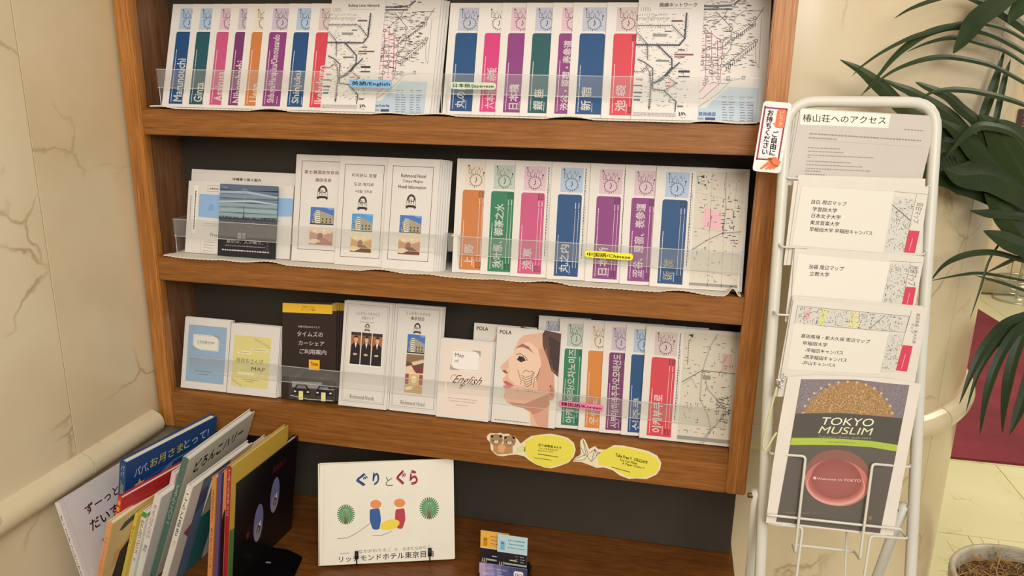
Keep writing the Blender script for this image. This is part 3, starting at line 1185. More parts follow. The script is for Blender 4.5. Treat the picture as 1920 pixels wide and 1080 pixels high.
HT = M('#dad4cb', .5)
a = hotel_leaf([('里士满酒店东京目白', 30, 37, 16, 86), ('酒店信息', 45, 52, 36, 66)], 0, 72, 102, (0, 0))
quad('hotel_leaflet', 'hotel leaflet with Chinese red heading and crest, left of three on middle shelf', 'leaflet', (546, 492), (650, 495), (559, 293), Z2, .026, 14, .0035, a, body=HT, yaw=2, copies=4,
     group='Chinese hotel leaflets', cop_label='further Chinese hotel leaflet stacked close behind the front one')
a = hotel_leaf([('리치몬드 호텔', 33, 40, 26, 76), ('도쿄 메지로', 50, 57, 31, 72), ('시설 안내', 64, 70, 34, 68)], 0, 89, 110, (1, 1), 4)
quad('hotel_leaflet', 'hotel leaflet with Korean heading and brighter blue photo, middle of three', 'leaflet', (627, 499), (720, 503), (634, 295), Z2, .0215, 14, .0035, a, body=HT, yaw=1, copies=1,
     group='Korean hotel leaflets', cop_label='further Korean hotel leaflet stacked close behind the front one')
a = hotel_leaf([('Richmond Hotel', 29, 36, 28, 77), ('Tokyo Mejiro', 40, 47, 32, 72), ('Hotel Information', 50, 57, 24, 79)], 0, 80, 107, (0, 2), 3)
quad('hotel_leaflet', 'Richmond Hotel Tokyo Mejiro information leaflet on a thick stack, middle shelf', 'leaflet', (715, 505), (812, 509), (728, 299), Z2, .0165, 14, .0035, a, body=HT, copies=5, jit=.0035,
     group='English hotel information leaflets', cop_label='further English hotel leaflet, edge showing at the right of its stack')

# ---- middle shelf, far left: folders and the night skyline flyer
a = Art(180, 160)
a.text(72, 13, 122, 19, '沖縄乗り換え案内', INK, .03, 0, 1)
quad('paper_sheet', 'large white sheet with a bold heading at the back of the left pile', 'paper', (352, 479), (545, 490), (359, 320), Z2, .047, 14, .002, a, two=False, yaw=0)
a = Art(200, 148)
a.rect(22, 26, 200, 73, '#8fb2d8', 1)
a.add([(22, 73), (70, 77), (120, 68), (160, 62), (200, 86), (200, 60), (22, 60)], PAPER, 2)
a.add([(22, 60), (200, 48), (200, 62), (160, 64), (120, 70), (70, 75), (22, 73)], '#8fb2d8', 3)
for i, (x, y) in enumerate(((40, 45), (60, 40), (80, 48), (100, 43))):
    a.add([(x, y + 14), (x + 4, y), (x + 10, y + 3), (x + 12, y + 14)], '#7da3cc', 4)
a.frame(38, 8, 62, 20, .6, GREY, 2)
a.words(42, 14, 58, 3, '#6a6662', 4, 3)
a.rect(11, 8, 19, 108, '#e9e3da', 1)
a.vwords(15, 20, 100, 2.4, '#55514d', 16, 2)
a.vwords(6, 30, 80, 1.6, GREY, 12, 2)
a.text(48, 105, 62, 112, 'Free', INK, .0, 0, 2)
a.words(32, 86, 62, 1, GREY, 6, 2)
a.words(32, 90, 62, 1, GREY, 6, 2)
a.frame(30, 120, 64, 146, .6, '#b9b2a8', 1)
for y in (124, 130, 136, 142):
    a.words(36, y, 56, 1.2, GREY, 4, 2)
quad('booklet', 'white guide booklet with a pale blue photo behind the dark skyline flyer', 'booklet', (347, 477), (543, 491), (354, 342), Z2, .034, 14, .0035, a, copies=1, group='white guide booklets',
     cop_label='further white guide booklet behind the front one at the left end')
a = Art(107, 140)
cs = ['#59687c', '#65778a', '#7b8fa0', '#6d8296', '#8aa0aa', '#93aab0', '#8ba2a6', '#7c9296']
hs = [0, 10, 17, 26, 34, 44, 54, 62, 66]
for i in range(8):
    y0, y1 = hs[i], hs[i + 1]
    a.add([(0, y0), (40, y0 + 2 * math.sin(i)), (107, y0 - 1), (107, y1 + 2), (0, y1 + 2)], cs[i], 1)
a.add([(0, 14), (50, 12), (107, 20), (107, 23), (50, 17), (0, 18)], '#a3b3bf', 2)
a.add([(0, 33), (60, 29), (107, 34), (107, 36), (60, 33), (0, 36)], '#b3c2c9', 2)
a.rect(0, 65, 107, 102, '#4d4e55', 3)
a.rect(0, 100, 107, 140, '#1f1f26', 3)
random.seed(9)
for i in range(44):
    x = 2.4 * i
    a.rect(x, 66 - random.uniform(0, 4.5), x + 2, 68, '#333841', 4)
a.line([(46, 41), (46, 66)], .9, '#39414c', 5)
a.add([(44.4, 66), (45.4, 56), (46.6, 56), (47.6, 66)], '#39414c', 5)
a.scatter(2, 68, 105, 99, 90, '#6a6668', 1, 4, .7, 4)
a.scatter(30, 72, 62, 92, 16, '#96605c', 1, 3, 1, 5)
a.text(36, 93, 51, 105, '東京\n観光', '#d3c9bd', .02, 0, 5)
a.text(42, 6, 51, 30, '東京の\n夜景', '#8fa0b0', .0, 0, 5)
a.text(4, 4, 14, 9, 'Tokyo', '#dfe6ea', .02, 0, 5)
a.text(16, 108, 84, 114, '星空は、人が集う。', '#b9b3ac', .0, 0, 5)
a.words(14, 119, 88, 2, '#8b8680', 16, 5)
a.words(8, 128, 96, 2.6, '#c9c2b8', 18, 5)
for y in (108, 114, 120):
    a.rect(90, y, 94, y + 4, '#4a4a50', 5)
quad('skyline_flyer', 'dark flyer showing a tower over a city skyline at dusk', 'flyer', (408, 481), (516, 487), (422, 348), Z2, .0275, 12, .0014, a, body=M('#26262c', .35), two=False)

# ---- bottom shelf, left
a = Art(88, 148)
a.rect(8, 15, 82, 133, '#93adc4', 1)
a.rect(18, 34, 68, 66, '#e2ddd0', 2)
a.frame(19.5, 35.5, 66.5, 64.5, .5, '#9aa09a', 3)
a.add([(54, 34), (68, 34), (68, 44), (64, 38)], '#8fa3a0', 4)
a.add([(18, 57), (18, 66), (34, 66), (24, 62)], '#8fa3a0', 4)
a.text(26, 46, 60, 53, '文京区観光MAP', '#6f6c62', .0, 0, 4)
a.words(26, 110, 60, 2, '#6f7f8c', 10, 2)
a.words(34, 116, 52, 1.6, '#6f7f8c', 6, 2)
quad('town_map_leaflet', 'pale blue town map leaflet with a white title panel, left end of bottom shelf', 'leaflet', (339, 729), (424, 738), (349.5, 597), Z3, .0165, 15, .003, a, copies=4, jit=.0008,
     group='pale blue town map leaflets', cop_label='further pale blue town leaflet stacked close behind the front one')
a = Art(94, 148)
a.rect(7, 24, 78, 132, '#dacd86', 1)
a.text(15, 71, 66, 82, '目白おさんぽ', '#56503a', .0, 0, 2)
a.text(44, 88, 70, 96, 'MAP', '#56503a', .01, 0, 2)
random.seed(4)
for i in range(14):
    a.ell(47 + 2.2 * i, 28 + 1.1 * i + (i % 2) * 3, .9, .9, '#6a6248', 2, 6)
    if i < 10:
        a.ell(8 + 2.1 * i, 117 + 1.3 * i + (i % 2) * 2.5, .9, .9, '#6a6248', 2, 6)
a.rr(42, 48, 74, 55, 3, '#e2daae', 2)
a.rr(14, 56, 42, 62, 3, '#ece4b4', 2)
a.rr(18, 100, 50, 106, 2, '#ece4b4', 2)
a.words(44, 51.5, 70, 1.4, '#8c8258', 9, 3)
a.words(16, 59, 40, 1.4, '#8c8258', 8, 3)
a.words(28, 116, 58, 1.4, '#8c8258', 10, 3)
a.words(34, 120, 50, 1.4, '#8c8258', 6, 3)
quad('town_map_leaflet', 'pale yellow stroll map leaflet on a thick stack, bottom shelf', 'leaflet', (425.5, 737), (517, 746), (435.5, 609), Z3, .0155, 15, .0032, a, copies=8, jit=.0014,
     group='pale yellow stroll map leaflets', cop_label='further pale yellow stroll leaflet in the thick stack behind the front one')
BLK = M('#2a1d1a', .4)
a = Art(101, 180)
a.rect(0, 3, 93, 20, '#f0bd2e', 2)
a.rect(93, 0, 101, 14, '#b08a2c', 1)
a.text(35, 7, 62, 16, 'お困りですか\nカーシェア案内', '#6a5016', .0, 0, 3)
a.text(30, 43, 70, 47, 'お車の窓口はタイムズ', '#cfc6bb', .0, 0, 2)
a.text(28, 53, 76, 63, 'タイムズの', '#e2dad0', .02, 0, 2)
a.text(31, 71, 79, 79, 'カーシェア', '#e2dad0', .02, 0, 2)
a.text(33, 86, 83, 95, 'ご利用案内', '#e2dad0', .02, 0, 2)
a.rect(51, 105, 71, 124, '#efaf2c', 2)
a.text(54, 109, 68, 116, 'Times', '#3a2a10', .03, 0, 3)
a.rect(14, 136, 101, 180, '#3b3430', 1)
a.rect(20, 146, 76, 158, '#8d8984', 2)
for cx in (38, 80):
    a.add([(cx - 16, 170), (cx - 14, 160), (cx - 9, 152), (cx + 9, 152), (cx + 15, 160), (cx + 17, 170)], '#17151a', 3)
    a.add([(cx - 10, 159), (cx - 7, 153.5), (cx + 7, 153.5), (cx + 10, 159)], '#6e7276', 4)
    a.rect(cx - 5, 164, cx + 3, 180, '#e2dc8c', 5)
    a.ell(cx - 12, 165, 2.4, 1.5, '#d8d6d0', 5, 8)
    a.ell(cx + 12, 165, 2.4, 1.5, '#d8d6d0', 5, 8)
a.line([(18, 173), (50, 178), (96, 178)], 1.3, '#b9b5ae', 6)
a.words(78, 158, 98, 1.6, '#aaa49c', 6, 6)
quad('car_share_leaflet', 'black car sharing leaflet with yellow top stripe and parked cars, bottom shelf', 'leaflet', (527, 741), (628, 751), (520, 567), Z3, .0165, 13, .0028, a, body=BLK, copies=6, jit=.0038,
     group='black car sharing leaflets', cop_label='further black car sharing leaflet fanned out to the right of the front one', roll=R_(-2.3))


def staff(a, u0, v0, w, h, l=2):
    for i in range(3):
        x = u0 + i * (w / 3 + .3)
        ww = w / 3 - 1.2
        P = lambda p, q: (x + ww * p, v0 + h * q)
        a.rect(x, v0, x + ww, v0 + h, '#a5693c' if i != 1 else '#7d5a40', l)
        a.rect(*P(0, 0), *P(1, .1), '#3a2c28', l + 1)
        a.add([P(.08, .42), P(.28, .34), P(.72, .34), P(.95, .42), P(1, .98), P(.02, .98)], '#1f1c20', l + 2)
        a.add([P(.4, .33), P(.62, .33), P(.52, .5)], '#e6e0d8', l + 3)
        a.ell(*P(.52, .23), ww * .18, h * .095, '#d8a888', l + 3, 12)
        a.ell(*P(.52, .17), ww * .2, h * .065, '#231a18', l + 4, 12, 180, 360)
        a.ell(*P(.50, .69), ww * .22, h * .035, '#d8a888', l + 4, 10)
        a.rect(x, v0 + h * .955, x + ww, v0 + h, '#141214', l + 3)


def richmond_leaf(kind):
    a = Art(99, 210)
    a.frame(6, 6, 93, 200, .7, '#8a8478', 1)
    if kind == 0:
        a.frame(9, 9, 90, 197, .5, '#a09a8e', 1)
        a.text(25, 20, 74, 27, 'リッチモンドホテルズ', '#4a443e', .0, 0, 2)
        a.text(37, 29, 62, 35, '全国マップ', '#4a443e', .0, 0, 2)
        a.text(35, 38, 63, 42, 'Hotel Network', '#8a8478', .0, 0, 2)
        crest(a, 50, 50, .55)
        a.rect(16, 60, 84, 128, '#e8e2d8', 1)
        staff(a, 18, 61, 65, 64)
        a.text(23, 186, 73, 194, 'Richmond Hotels', '#3f3832', .0, 0, 2)
    else:
        a.frame(4, 4, 95, 203, .5, '#b0a99c', 1)
        a.text(24, 13, 75, 20, 'リッチモンドホテル', '#4a443e', .0, 0, 2)
        a.text(34, 22, 62, 29, '東京目白', '#6a2c30', .02, 0, 2)
        crest(a, 49, 44, .78)
        hotel_photo(a, 30, 57, 37, 37)
        P = lambda p, q: (30 + 37 * p, 96 + 36 * q)
        a.rect(30, 96, 67, 132, '#6b4836', 2)
        a.add([P(0, 0), P(1, 0), P(1, .25), P(.25, .45), P(0, .4)], '#8a6a50', 3)
        a.add([P(.3, .42), P(1, .2), P(1, .4), P(.4, .62)], '#d9c49c', 3)
        a.add([P(.3, .55), P(1, .8), P(1, 1), P(.5, .95)], '#7a3440', 4)
        a.add([P(0, .7), P(.3, .6), P(.6, 1), P(0, 1)], '#e0c8a0', 4)
        P = lambda p, q: (30 + 37 * p, 134 + 38 * q)
        a.rect(30, 134, 67, 172, '#d8b27c', 2)
        a.rect(*P(0, .02), *P(.2, .55), '#a04840', 3)
        a.rect(*P(.8, .02), *P(1, .55), '#a04840', 3)
        a.ell(*P(.5, .3), 6, 7, '#f0e0a8', 3, 12)
        a.add([P(0, 1), P(0, .65), P(.35, .55), P(.5, .75), P(.65, .55), P(1, .65), P(1, 1)], '#c49a68', 4)
        a.add([P(.05, .72), P(.4, .62), P(.46, .8), P(.05, .88)], '#ecdcb8', 5)
        a.text(24, 188, 74, 196, 'Richmond Hotel', '#3f3832', .0, 0, 2)
    return a


quad('hotel_leaflet', 'Richmond Hotels leaflet with three staff in black suits on the cover', 'leaflet', (634, 757), (724, 768), (646, 566), Z3, .0155, 14, .0032, richmond_leaf(0), body=HT, copies=4, jit=.0035,
     group='staff cover hotel leaflets', cop_label='further staff cover hotel leaflet showing at the edges of its stack')
quad('hotel_leaflet', 'Richmond Hotel 東京目白 leaflet with three stacked photos on the bottom shelf', 'leaflet', (729, 766), (817, 774), (744, 573), Z3, .0175, 14, .0030, richmond_leaf(1), body=HT, copies=2, jit=.002,
     group='three photo hotel leaflets', cop_label='further three photo hotel leaflet close behind the front one')
a = Art(103, 150)
a.rect(7, 8, 97, 142, '#e6d3c4', 1)
a.rr(22, 18, 80, 58, 1.5, '#ebe4da', 2)
a.frame(24, 20, 78, 56, .7, '#a3a79c', 3)
a.add([(62, 18), (80, 18), (80, 30), (76, 23)], '#98a095', 4)
a.add([(22, 48), (22, 58), (42, 58), (28, 54)], '#98a095', 4)
a.text(30, 26, 48, 35, 'Map', '#4a4238', .01, 0, 3)
a.text(30, 38, 38, 43, 'of', '#4a4238', .01, 0, 3)
a.text(24, 67, 77, 88, 'English', '#4a3a34', -.004, 0, 3, skew=.28)
a.line([(24, 76), (27, 69), (34, 67), (36, 71)], .7, '#4a3a34', 3)
a.line([(48, 84), (46, 93), (42, 91), (47, 86)], .7, '#4a3a34', 3)
a.words(22, 112, 80, 1.6, '#b49c90', 14, 2)
a.words(26, 117, 76, 1.6, '#b49c90', 12, 2)
a.words(38, 124, 62, 1.6, '#b49c90', 6, 2)
quad('town_map_leaflet', 'blush pink Map of English leaflet on a stack in the middle of the bottom shelf', 'leaflet', (817, 779), (915, 789), (828, 637), Z3, .0125, 14, .0034, a, copies=4, jit=.0015,
     group='blush pink map leaflets', cop_label='further blush pink map leaflet stacked close behind the front one')


def pola():
    a = Art(118, 170)
    SK, SK2, SK3, SH = '#dcae93', '#e6c3aa', '#cf9a80', '#b98268'
    a.rect(0, 0, 118, 170, '#dcd4c8', 1)
    a.add([(88, 0), (118, 4), (118, 80), (105, 70), (97, 50), (86, 28), (84, 8)], '#5a3f36', 3)
    a.add([(96, 10), (118, 20), (118, 74), (108, 66), (101, 46)], '#3f2c28', 4)
    # profile
    a.add([(60, 10), (88, 4), (92, 24), (101, 52), (110, 72), (113, 96), (104, 118), (106, 170), (74, 170), (70, 146), (58, 140), (40, 138), (27, 134), (20, 124), (22, 112), (18, 107), (17, 104), (22, 101), (17, 97),
           (16, 92), (21, 86), (22, 80), (13, 77), (10, 72), (14, 66), (24, 56), (33, 46), (35, 36), (42, 20), (50, 12)], SK, 2)
    a.add([(33, 46), (42, 30), (60, 22), (78, 34), (86, 60), (80, 88), (60, 102), (40, 100), (28, 90), (24, 78), (24, 58)], SK2, 3)
    a.add([(78, 34), (92, 30), (101, 52), (110, 72), (112, 96), (100, 108), (84, 108), (78, 86), (86, 60)], SK3, 3)
    a.add([(30, 132), (60, 132), (88, 118), (104, 110), (106, 130), (92, 142), (76, 150), (72, 145), (58, 140), (40, 138)], SH, 3)
    a.add([(76, 150), (92, 142), (105, 132), (106, 170), (90, 170), (82, 162)], SK3, 4)
    a.add([(36, 36), (48, 27), (60, 31), (71, 43), (60, 36), (48, 33)], '#9c6a52', 4)
    a.add([(40, 56), (44, 49), (52, 50), (57, 56), (48, 60)], '#3a2a28', 5)
    a.ell(46.5, 54, 2.2, 3.0, '#15100f', 6, 10)
    a.line([(38, 47), (46, 45), (56, 50), (60, 56)], 1.2, '#7c5444', 6)
    a.add([(17, 97), (24, 95), (38, 102), (25, 103), (22, 101)], '#b8605c', 5)
    a.add([(18, 104), (25, 103), (38, 102), (30, 108), (22, 110)], '#c97a70', 5)
    a.add([(14, 78), (19, 76), (26, 81), (20, 82)], '#8a5244', 5)
    a.line([(24, 60), (26, 72), (28, 80)], 1.0, SK3, 5)
    # ear
    a.ell(108, 108, 6, 14, '#c98c70', 4, 14)
    a.ell(108, 106, 3, 8, '#b0745c', 5, 12)
    a.ell(105, 97, 1.4, 1.6, '#352422', 6, 8)
    # line drawing on the cheek
    for k in range(5):
        a.line([(50 + 1.5 * k, 82 + 4.2 * k), (58 + k, 86 + 4 * k), (68 + .5 * k, 82 + 3.5 * k), (74 - k, 76 + 4 * k)], .8, '#3a2a28', 6)
    a.line([(43, 74), (47, 84), (51, 92), (50, 99)], .8, '#3a2a28', 6)
    a.line([(84, 67), (81, 78), (75, 86), (74, 102)], .8, '#3a2a28', 6)
    a.line([(53, 78), (58, 73), (64, 75), (70, 74), (74, 78)], .8, '#3a2a28', 6)
    a.text(43, 106, 85, 111, 'ポーラの肌すはぐ', '#7a5448', .0, 0, 6)
    a.text(5, 6, 27, 13, 'POLA', INK, .03, 0, 6)
    a.words(6, 165, 70, 2, '#8c857b', 14, 6)
    return a


pl = pola()
quad('cosmetics_leaflet', 'POLA leaflet mostly hidden behind the front one, only its corner showing', 'leaflet', (878, 782), (995, 795), (888, 608), Z3, .035, 14, .0022, pl, two=False)
quad('cosmetics_leaflet', 'POLA leaflet with a woman in profile and a line drawing on her cheek', 'leaflet', (921, 785), (1040, 800), (937, 615), Z3, .0155, 14, .0022, pl, two=False)

ROW3 = [('아키하바라/오차노미즈', 'green', 'green', 1040, 796, 58, 199, .6, 'green Korean 아키하바라 map beside the POLA leaflet'),
        ('우에노', 'orange2', 'orange', 1084, 803, 148, 198, .72, 'orange Korean 우에노 map under the pink 韓国語/Korean tag'),
        ('시부야/하라주쿠/오모테산도', 'plum', 'purple', 1123, 809, 60, 199, .6, 'plum Korean 시부야 map on the bottom shelf'),
        ('신주쿠', 'blue', 'blue', 1164, 816, 138, 199, .6, 'blue Korean 신주쿠 map on the bottom shelf'),
        ('이케부쿠로', 'red', 'red', 1198, 821, 126, 197, .6, 'red Korean 이케부쿠로 map opened beside a street plan, right end of bottom shelf')]
a = handy('긴자', 'blue', 'grey', 120, (160, 196), .6, False)
put('area_map', 'Korean map mostly hidden between the POLA leaflet and the green map', 'map', 1000, 793, Z3, .100, .0025, 3, 13, a, H=.208, yb=.033)
for i, (t, c, th, px, py, f0, f1, sb, lab) in enumerate(ROW3):
    a = handy(t, c, th, 172, (f0, f1), sb, True)
    if i == 4:
        street2(a, 69, 6, 164, 208, 8)
    put('area_map', lab, 'map', px, py, Z3, .172 if i == 4 else .150, .0030, 4.2 if i < 4 else 1.0, 13.5, a, H=.2095, yb=.021 if i < 4 else .017, group='Korean area maps on the bottom shelf', copies=2 if i == 4 else 0,
        cop_label='further 이케부쿠로 map close behind the front one')

# ---- language tags stuck on the acrylic


def tagstrip(p0, p1, text, bg, ink, label, tilt=0, W=90, H=13, yy=None):
    q0, q1 = ony(*p0, AY - .0045), ony(*p1, AY - .0045)
    a = Art(W, H)
    a.rr(0, 0, W, H, H * .42, bg, 1)
    a.text(W * .05, H * .2, W * .95, H * .84, text, ink, .03, 0, 2)
    Wd = q1[0] - q0[0]
    Hd = Wd * H / W
    n = 24
    V, F, mi = [], [], []
    # rounded slab
    r = Hd * .42
    P = []
    for cx, cz, a0 in ((Wd - r, Hd - r, 0), (r, Hd - r, 90), (r, r, 180), (Wd - r, r, 270)):
        for k in range(6):
            t = R_(a0 + 18 * k)
            P.append((cx + r * math.cos(t), cz + r * math.sin(t)))
    m = len(P)
    V = [(x, 0, z) for x, z in P] + [(x, .0006, z) for x, z in P]
    F = [tuple(range(m)), tuple(range(m, 2 * m))[::-1]] + [(i, m + i, m + (i + 1) % m, (i + 1) % m) for i in range(m)]
    mi = [0] * len(F)
    b = len(V)
    V += [(u * Wd / W, -5e-5 * l, Hd - v * Hd / H) for u, v, l in a.V]
    F += [tuple(b + i for i in f) for f in a.F]
    mi += [i + 1 for i in a.M]
    o = mesh_obj('language_tag', V, F, [M(bg, .5)] + a.mats, mi)
    o.location = (q0[0], AY - .0045, (q0[2] + q1[2]) / 2 - Hd / 2)
    o.rotation_euler = (0, R_(tilt), 0)
    return tag(o, label, 'label', 'language tags on the acrylic strips')


tagstrip((655, 156), (735, 158), '英語/English', '#7fb4dc', '#1c2a3c', 'pale blue English language tag on the top shelf strip', H=15)
tagstrip((845, 160), (930, 162), '日本語/Japanese', '#c9d8bc', '#22241f', 'pale green 日本語/Japanese tag on the top shelf strip')
tagstrip((1096, 477), (1187, 480), '中国語/Chinese', '#f2ea3e', '#2a2a16', 'yellow 中国語/Chinese tag on the middle shelf strip', tilt=.6)
tagstrip((1048, 758), (1132, 763), '韓国語/Korean', '#ea86ac', '#3a1c28', 'pink 韓国語/Korean tag on the bottom shelf strip', tilt=.6)

# ================================================================== things given on a plane by where they are seen


class Plane:
    def __init__(s, O, yaw, lean, off=0.0):
        c, sn = math.cos(yaw), math.sin(yaw)
        s.R = np.array([c, sn, 0])
        s.U = np.array([-sn * math.sin(lean), c * math.sin(lean), math.cos(lean)])
        s.N = np.cross(s.R, s.U)
        s.O = np.array(O, float) + s.N * off

    def loc(s, px, py):
        P = on(px, py, s.N, s.N @ s.O) - s.O
        return P @ s.R, P @ s.U

    def mat(s, ox=0, oz=0):
        P = s.O + s.R * ox + s.U * oz
        B = -s.N
        return Matrix(((s.R[0], B[0], s.U[0], P[0]), (s.R[1], B[1], s.U[1], P[1]), (s.R[2], B[2], s.U[2], P[2]), (0, 0, 0, 1)))

    def at(s, px, py, off=0.0):
        n = s.N @ (s.O + s.N * off)
        return on(px, py, s.N, n)


def qmap(q, x, y):
    """x right, y down inside the quad q (tl, tr, br, bl)"""
    a = np.array(q[0]) * (1 - x) + np.array(q[1]) * x
    b = np.array(q[3]) * (1 - x) + np.array(q[2]) * x
    return tuple(a * (1 - y) + b * y)


class PArt(Art):
    """print whose coordinates are read off the photograph, then laid on a plane"""

    def __init__(s):
        Art.__init__(s, 1, 1)

    def qtext(s, q, t, c, bold=.02, rot=0, l=2, res=2):
        V, F, _ = text_geo(t, bold, res)
        if rot == 90:
            P = [qmap(q, 1 - y, 1 - x) for x, y in V]
        elif rot == -90:
            P = [qmap(q, y, x) for x, y in V]
        else:
            P = [qmap(q, x, 1 - y) for x, y in V]
        s.add(P, c, l, F)

    def qwords(s, p0, p1, h, c, n=10, l=2):
        p0, p1 = np.array(p0), np.array(p1)
        t = 0
        st = 1 / n
        while t < 1:
            e = min(1, t + st * random.uniform(.5, .9))
            a, b = p0 + (p1 - p0) * t, p0 + (p1 - p0) * e
            s.add([(a[0], a[1] - h / 2), (b[0], b[1] - h / 2), (b[0], b[1] + h / 2), (a[0], a[1] + h / 2)], c, l)
            t = e + st * random.uniform(.1, .3)

    def qscatter(s, q, n, c, mn, mx, h, l=2):
        for _ in range(n):
            x, y = qmap(q, random.uniform(.02, .95), random.uniform(.02, .95))
            a = random.uniform(mn, mx)
            if random.random() < .55:
                s.rect(x, y, x + h, y + a, c, l)
            else:
                s.rect(x, y, x + a, y + h, c, l)


def flat_thing(name, label, cat, outline, pl, T, art, body, parent=None, group=None, roundc=0):
    """sheet with thickness whose outline is given where seen on plane pl; origin at its lower left corner"""
    L = [pl.loc(*p) for p in outline]
    if roundc:
        L = [tuple(q[:2]) for q in round_poly(L, roundc)]
    ox, oz = min(p[0] for p in L), min(p[1] for p in L)
    L = [(x - ox, z - oz) for x, z in L]
    m = len(L)
    V = [(x, 0, z) for x, z in L] + [(x, T, z) for x, z in L]
    F = [tuple(range(m)), tuple(range(m, 2 * m))[::-1]] + [(i, m + i, m + (i + 1) % m, (i + 1) % m) for i in range(m)]
    mi = [0] * len(F)
    mats = [body]
    if art:
        b = len(V)
        for u, v, l in art.V:
            x, z = pl.loc(u, v)
            V.append((x - ox, -6e-5 * l - 2e-5, z - oz))
        F += [tuple(b + i for i in f) for f in art.F]
        mi += [i + 1 for i in art.M]
        mats += art.mats
    o = mesh_obj(name, V, F, mats, mi, parent)
    o.matrix_basis = pl.mat(ox, oz)
    return tag(o, label, cat, group)


def round_poly(L, r, n=4):
    out = []
    m = len(L)
    for i in range(m):
        p = np.array(L[i])
        a, b = np.array(L[i - 1]) - p, np.array(L[(i + 1) % m]) - p
        ra = min(r, np.linalg.norm(a) * .45)
        rb = min(r, np.linalg.norm(b) * .45)
        s, e = p + a / np.linalg.norm(a) * ra, p + b / np.linalg.norm(b) * rb
        for k in range(n + 1):
            t = k / n
            out.append((1 - t) ** 2 * s + 2 * t * (1 - t) * p + t * t * e)
    return out


# ---- stickers on the bottom rail
PF = Plane((0, .0015, .8), 0, 0, .0009)


def crop(x0, y0, s): return lambda *p: [(x0 + a / s, y0 + b / s) for a, b in p]


c7 = crop(880, 780, 4.571)
ST = M('#ece0c0', .45)
a = PArt()
YL = '#eadd52'
body1 = c7((480, 215), (560, 175), (680, 165), (760, 175), (840, 200), (890, 250), (902, 300), (880, 360), (830, 400), (740, 425), (680, 440), (600, 425), (540, 390), (500, 350), (470, 300))
a.add(body1, YL, 1)
for cx, cy, r in ((232, 205, 56), (345, 215, 54)):
    a.add([c7((cx + r * math.cos(t), cy + r * .92 * math.sin(t)))[0] for t in np.linspace(0, 6.28, 19)[:-1]], '#a5845e', 2)
    for dx in (-.72, .72):
        a.add([c7((cx + r * dx + 15 * math.cos(t), cy - r * .62 + 14 * math.sin(t)))[0] for t in np.linspace(0, 6.28, 11)[:-1]], '#a5845e', 2)
    a.add([c7((cx + 17 * math.cos(t), cy + 14 + 13 * math.sin(t)))[0] for t in np.linspace(0, 6.28, 13)[:-1]], '#e9dcc4', 3)
    for dx in (-28, 28):
        a.add([c7((cx + dx + 5 * math.cos(t), cy + 5 + 6 * math.sin(t)))[0] for t in np.linspace(0, 6.28, 9)[:-1]], '#35261c', 3)
    a.add([c7((cx + 5 * math.cos(t), cy + 9 + 4 * math.sin(t)))[0] for t in np.linspace(0, 6.28, 9)[:-1]], '#35261c', 4)
a.add(c7((205, 250), (250, 235), (330, 240), (370, 260), (372, 320), (320, 325), (240, 330), (205, 300)), '#b9905e', 1)
a.add(c7((240, 262), (275, 232), (312, 262), (296, 312), (255, 312)), '#e2a878', 3)
a.add(c7((405, 280), (440, 255), (478, 262), (478, 305), (405, 310)), '#d8dc9c', 1)
a.qtext(c7((592, 235), (790, 262), (788, 284), (590, 258)), '折り紙教室 Bスタ', '#25221a', .04)
a.qtext(c7((598, 268), (760, 284), (758, 300), (596, 284)), 'つくってみませんか', '#25221a', .03)
a.qtext(c7((590, 288), (722, 300), (720, 314), (588, 302)), 'おもちかえりください', '#25221a', .03)
a.qwords(*c7((590, 325), (760, 352)), 1.6, '#25221a', 14)
a.qwords(*c7((550, 357), (705, 378)), 1.2, '#25221a', 14)
out1 = c7((150, 172), (175, 148), (235, 150), (268, 145), (290, 156), (330, 152), (375, 178), (410, 198), (440, 238), (480, 205), (530, 172), (600, 162), (690, 152), (770, 166), (840, 186), (895, 230), (912, 290), (895, 350), (850, 400),
           (770, 430), (700, 450), (640, 440), (570, 415), (520, 385), (470, 345), (400, 330), (340, 335), (285, 346), (235, 338), (185, 290), (178, 225), (152, 200))
flat_thing('sticker', 'yellow cloud sticker with two plain brown bear heads on the bottom rail', 'sticker', out1, PF, .0008, a, ST, roundc=.002)
a = PArt()
body2 = c7((1150, 290), (1260, 262), (1350, 272), (1450, 295), (1540, 320), (1610, 365), (1632, 410), (1615, 470), (1560, 510), (1480, 530), (1390, 528), (1310, 500), (1240, 455), (1180, 430), (1110, 420), (1100, 350))
a.add(body2, YL, 1)
K = '#2b2a2c'
for L_ in (((975, 205), (1000, 330), (910, 365), (898, 380), (985, 375), (1020, 330), (975, 205)), ((958, 270), (990, 340)), ((1000, 325), (1035, 385), (1048, 388), (1075, 285), (1030, 320)), ((1075, 285), (1090, 340), (1125, 310), (1095, 320)),
           ((1048, 388), (1090, 345)), ((1075, 285), (1105, 320))):
    a.line(c7(*L_), .8, K, 2)
a.qtext(c7((1255, 318), (1528, 385), (1522, 412), (1250, 345)), 'Take Free !!  ORIGAMI', '#25221a', .035)
a.qtext(c7((1288, 360), (1440, 398), (1436, 418), (1284, 382)), 'You Can Make', '#25221a', .03)
a.qtext(c7((1312, 395), (1500, 438), (1496, 460), (1308, 418)), 'A Paper Crane !!', '#25221a', .03)
a.qwords(*c7((1220, 438), (1380, 482)), 1.5, '#25221a', 12)
out2 = c7((950, 215), (970, 192), (992, 205), (1025, 285), (1078, 257), (1100, 285), (1165, 290), (1240, 250), (1320, 255), (1420, 275), (1530, 300), (1610, 340), (1645, 400), (1635, 460), (1600, 505), (1520, 540), (1430, 535), (1370, 540),
           (1290, 510), (1230, 465), (1150, 440), (1090, 445), (1030, 420), (960, 395), (885, 390), (905, 360), (955, 330))
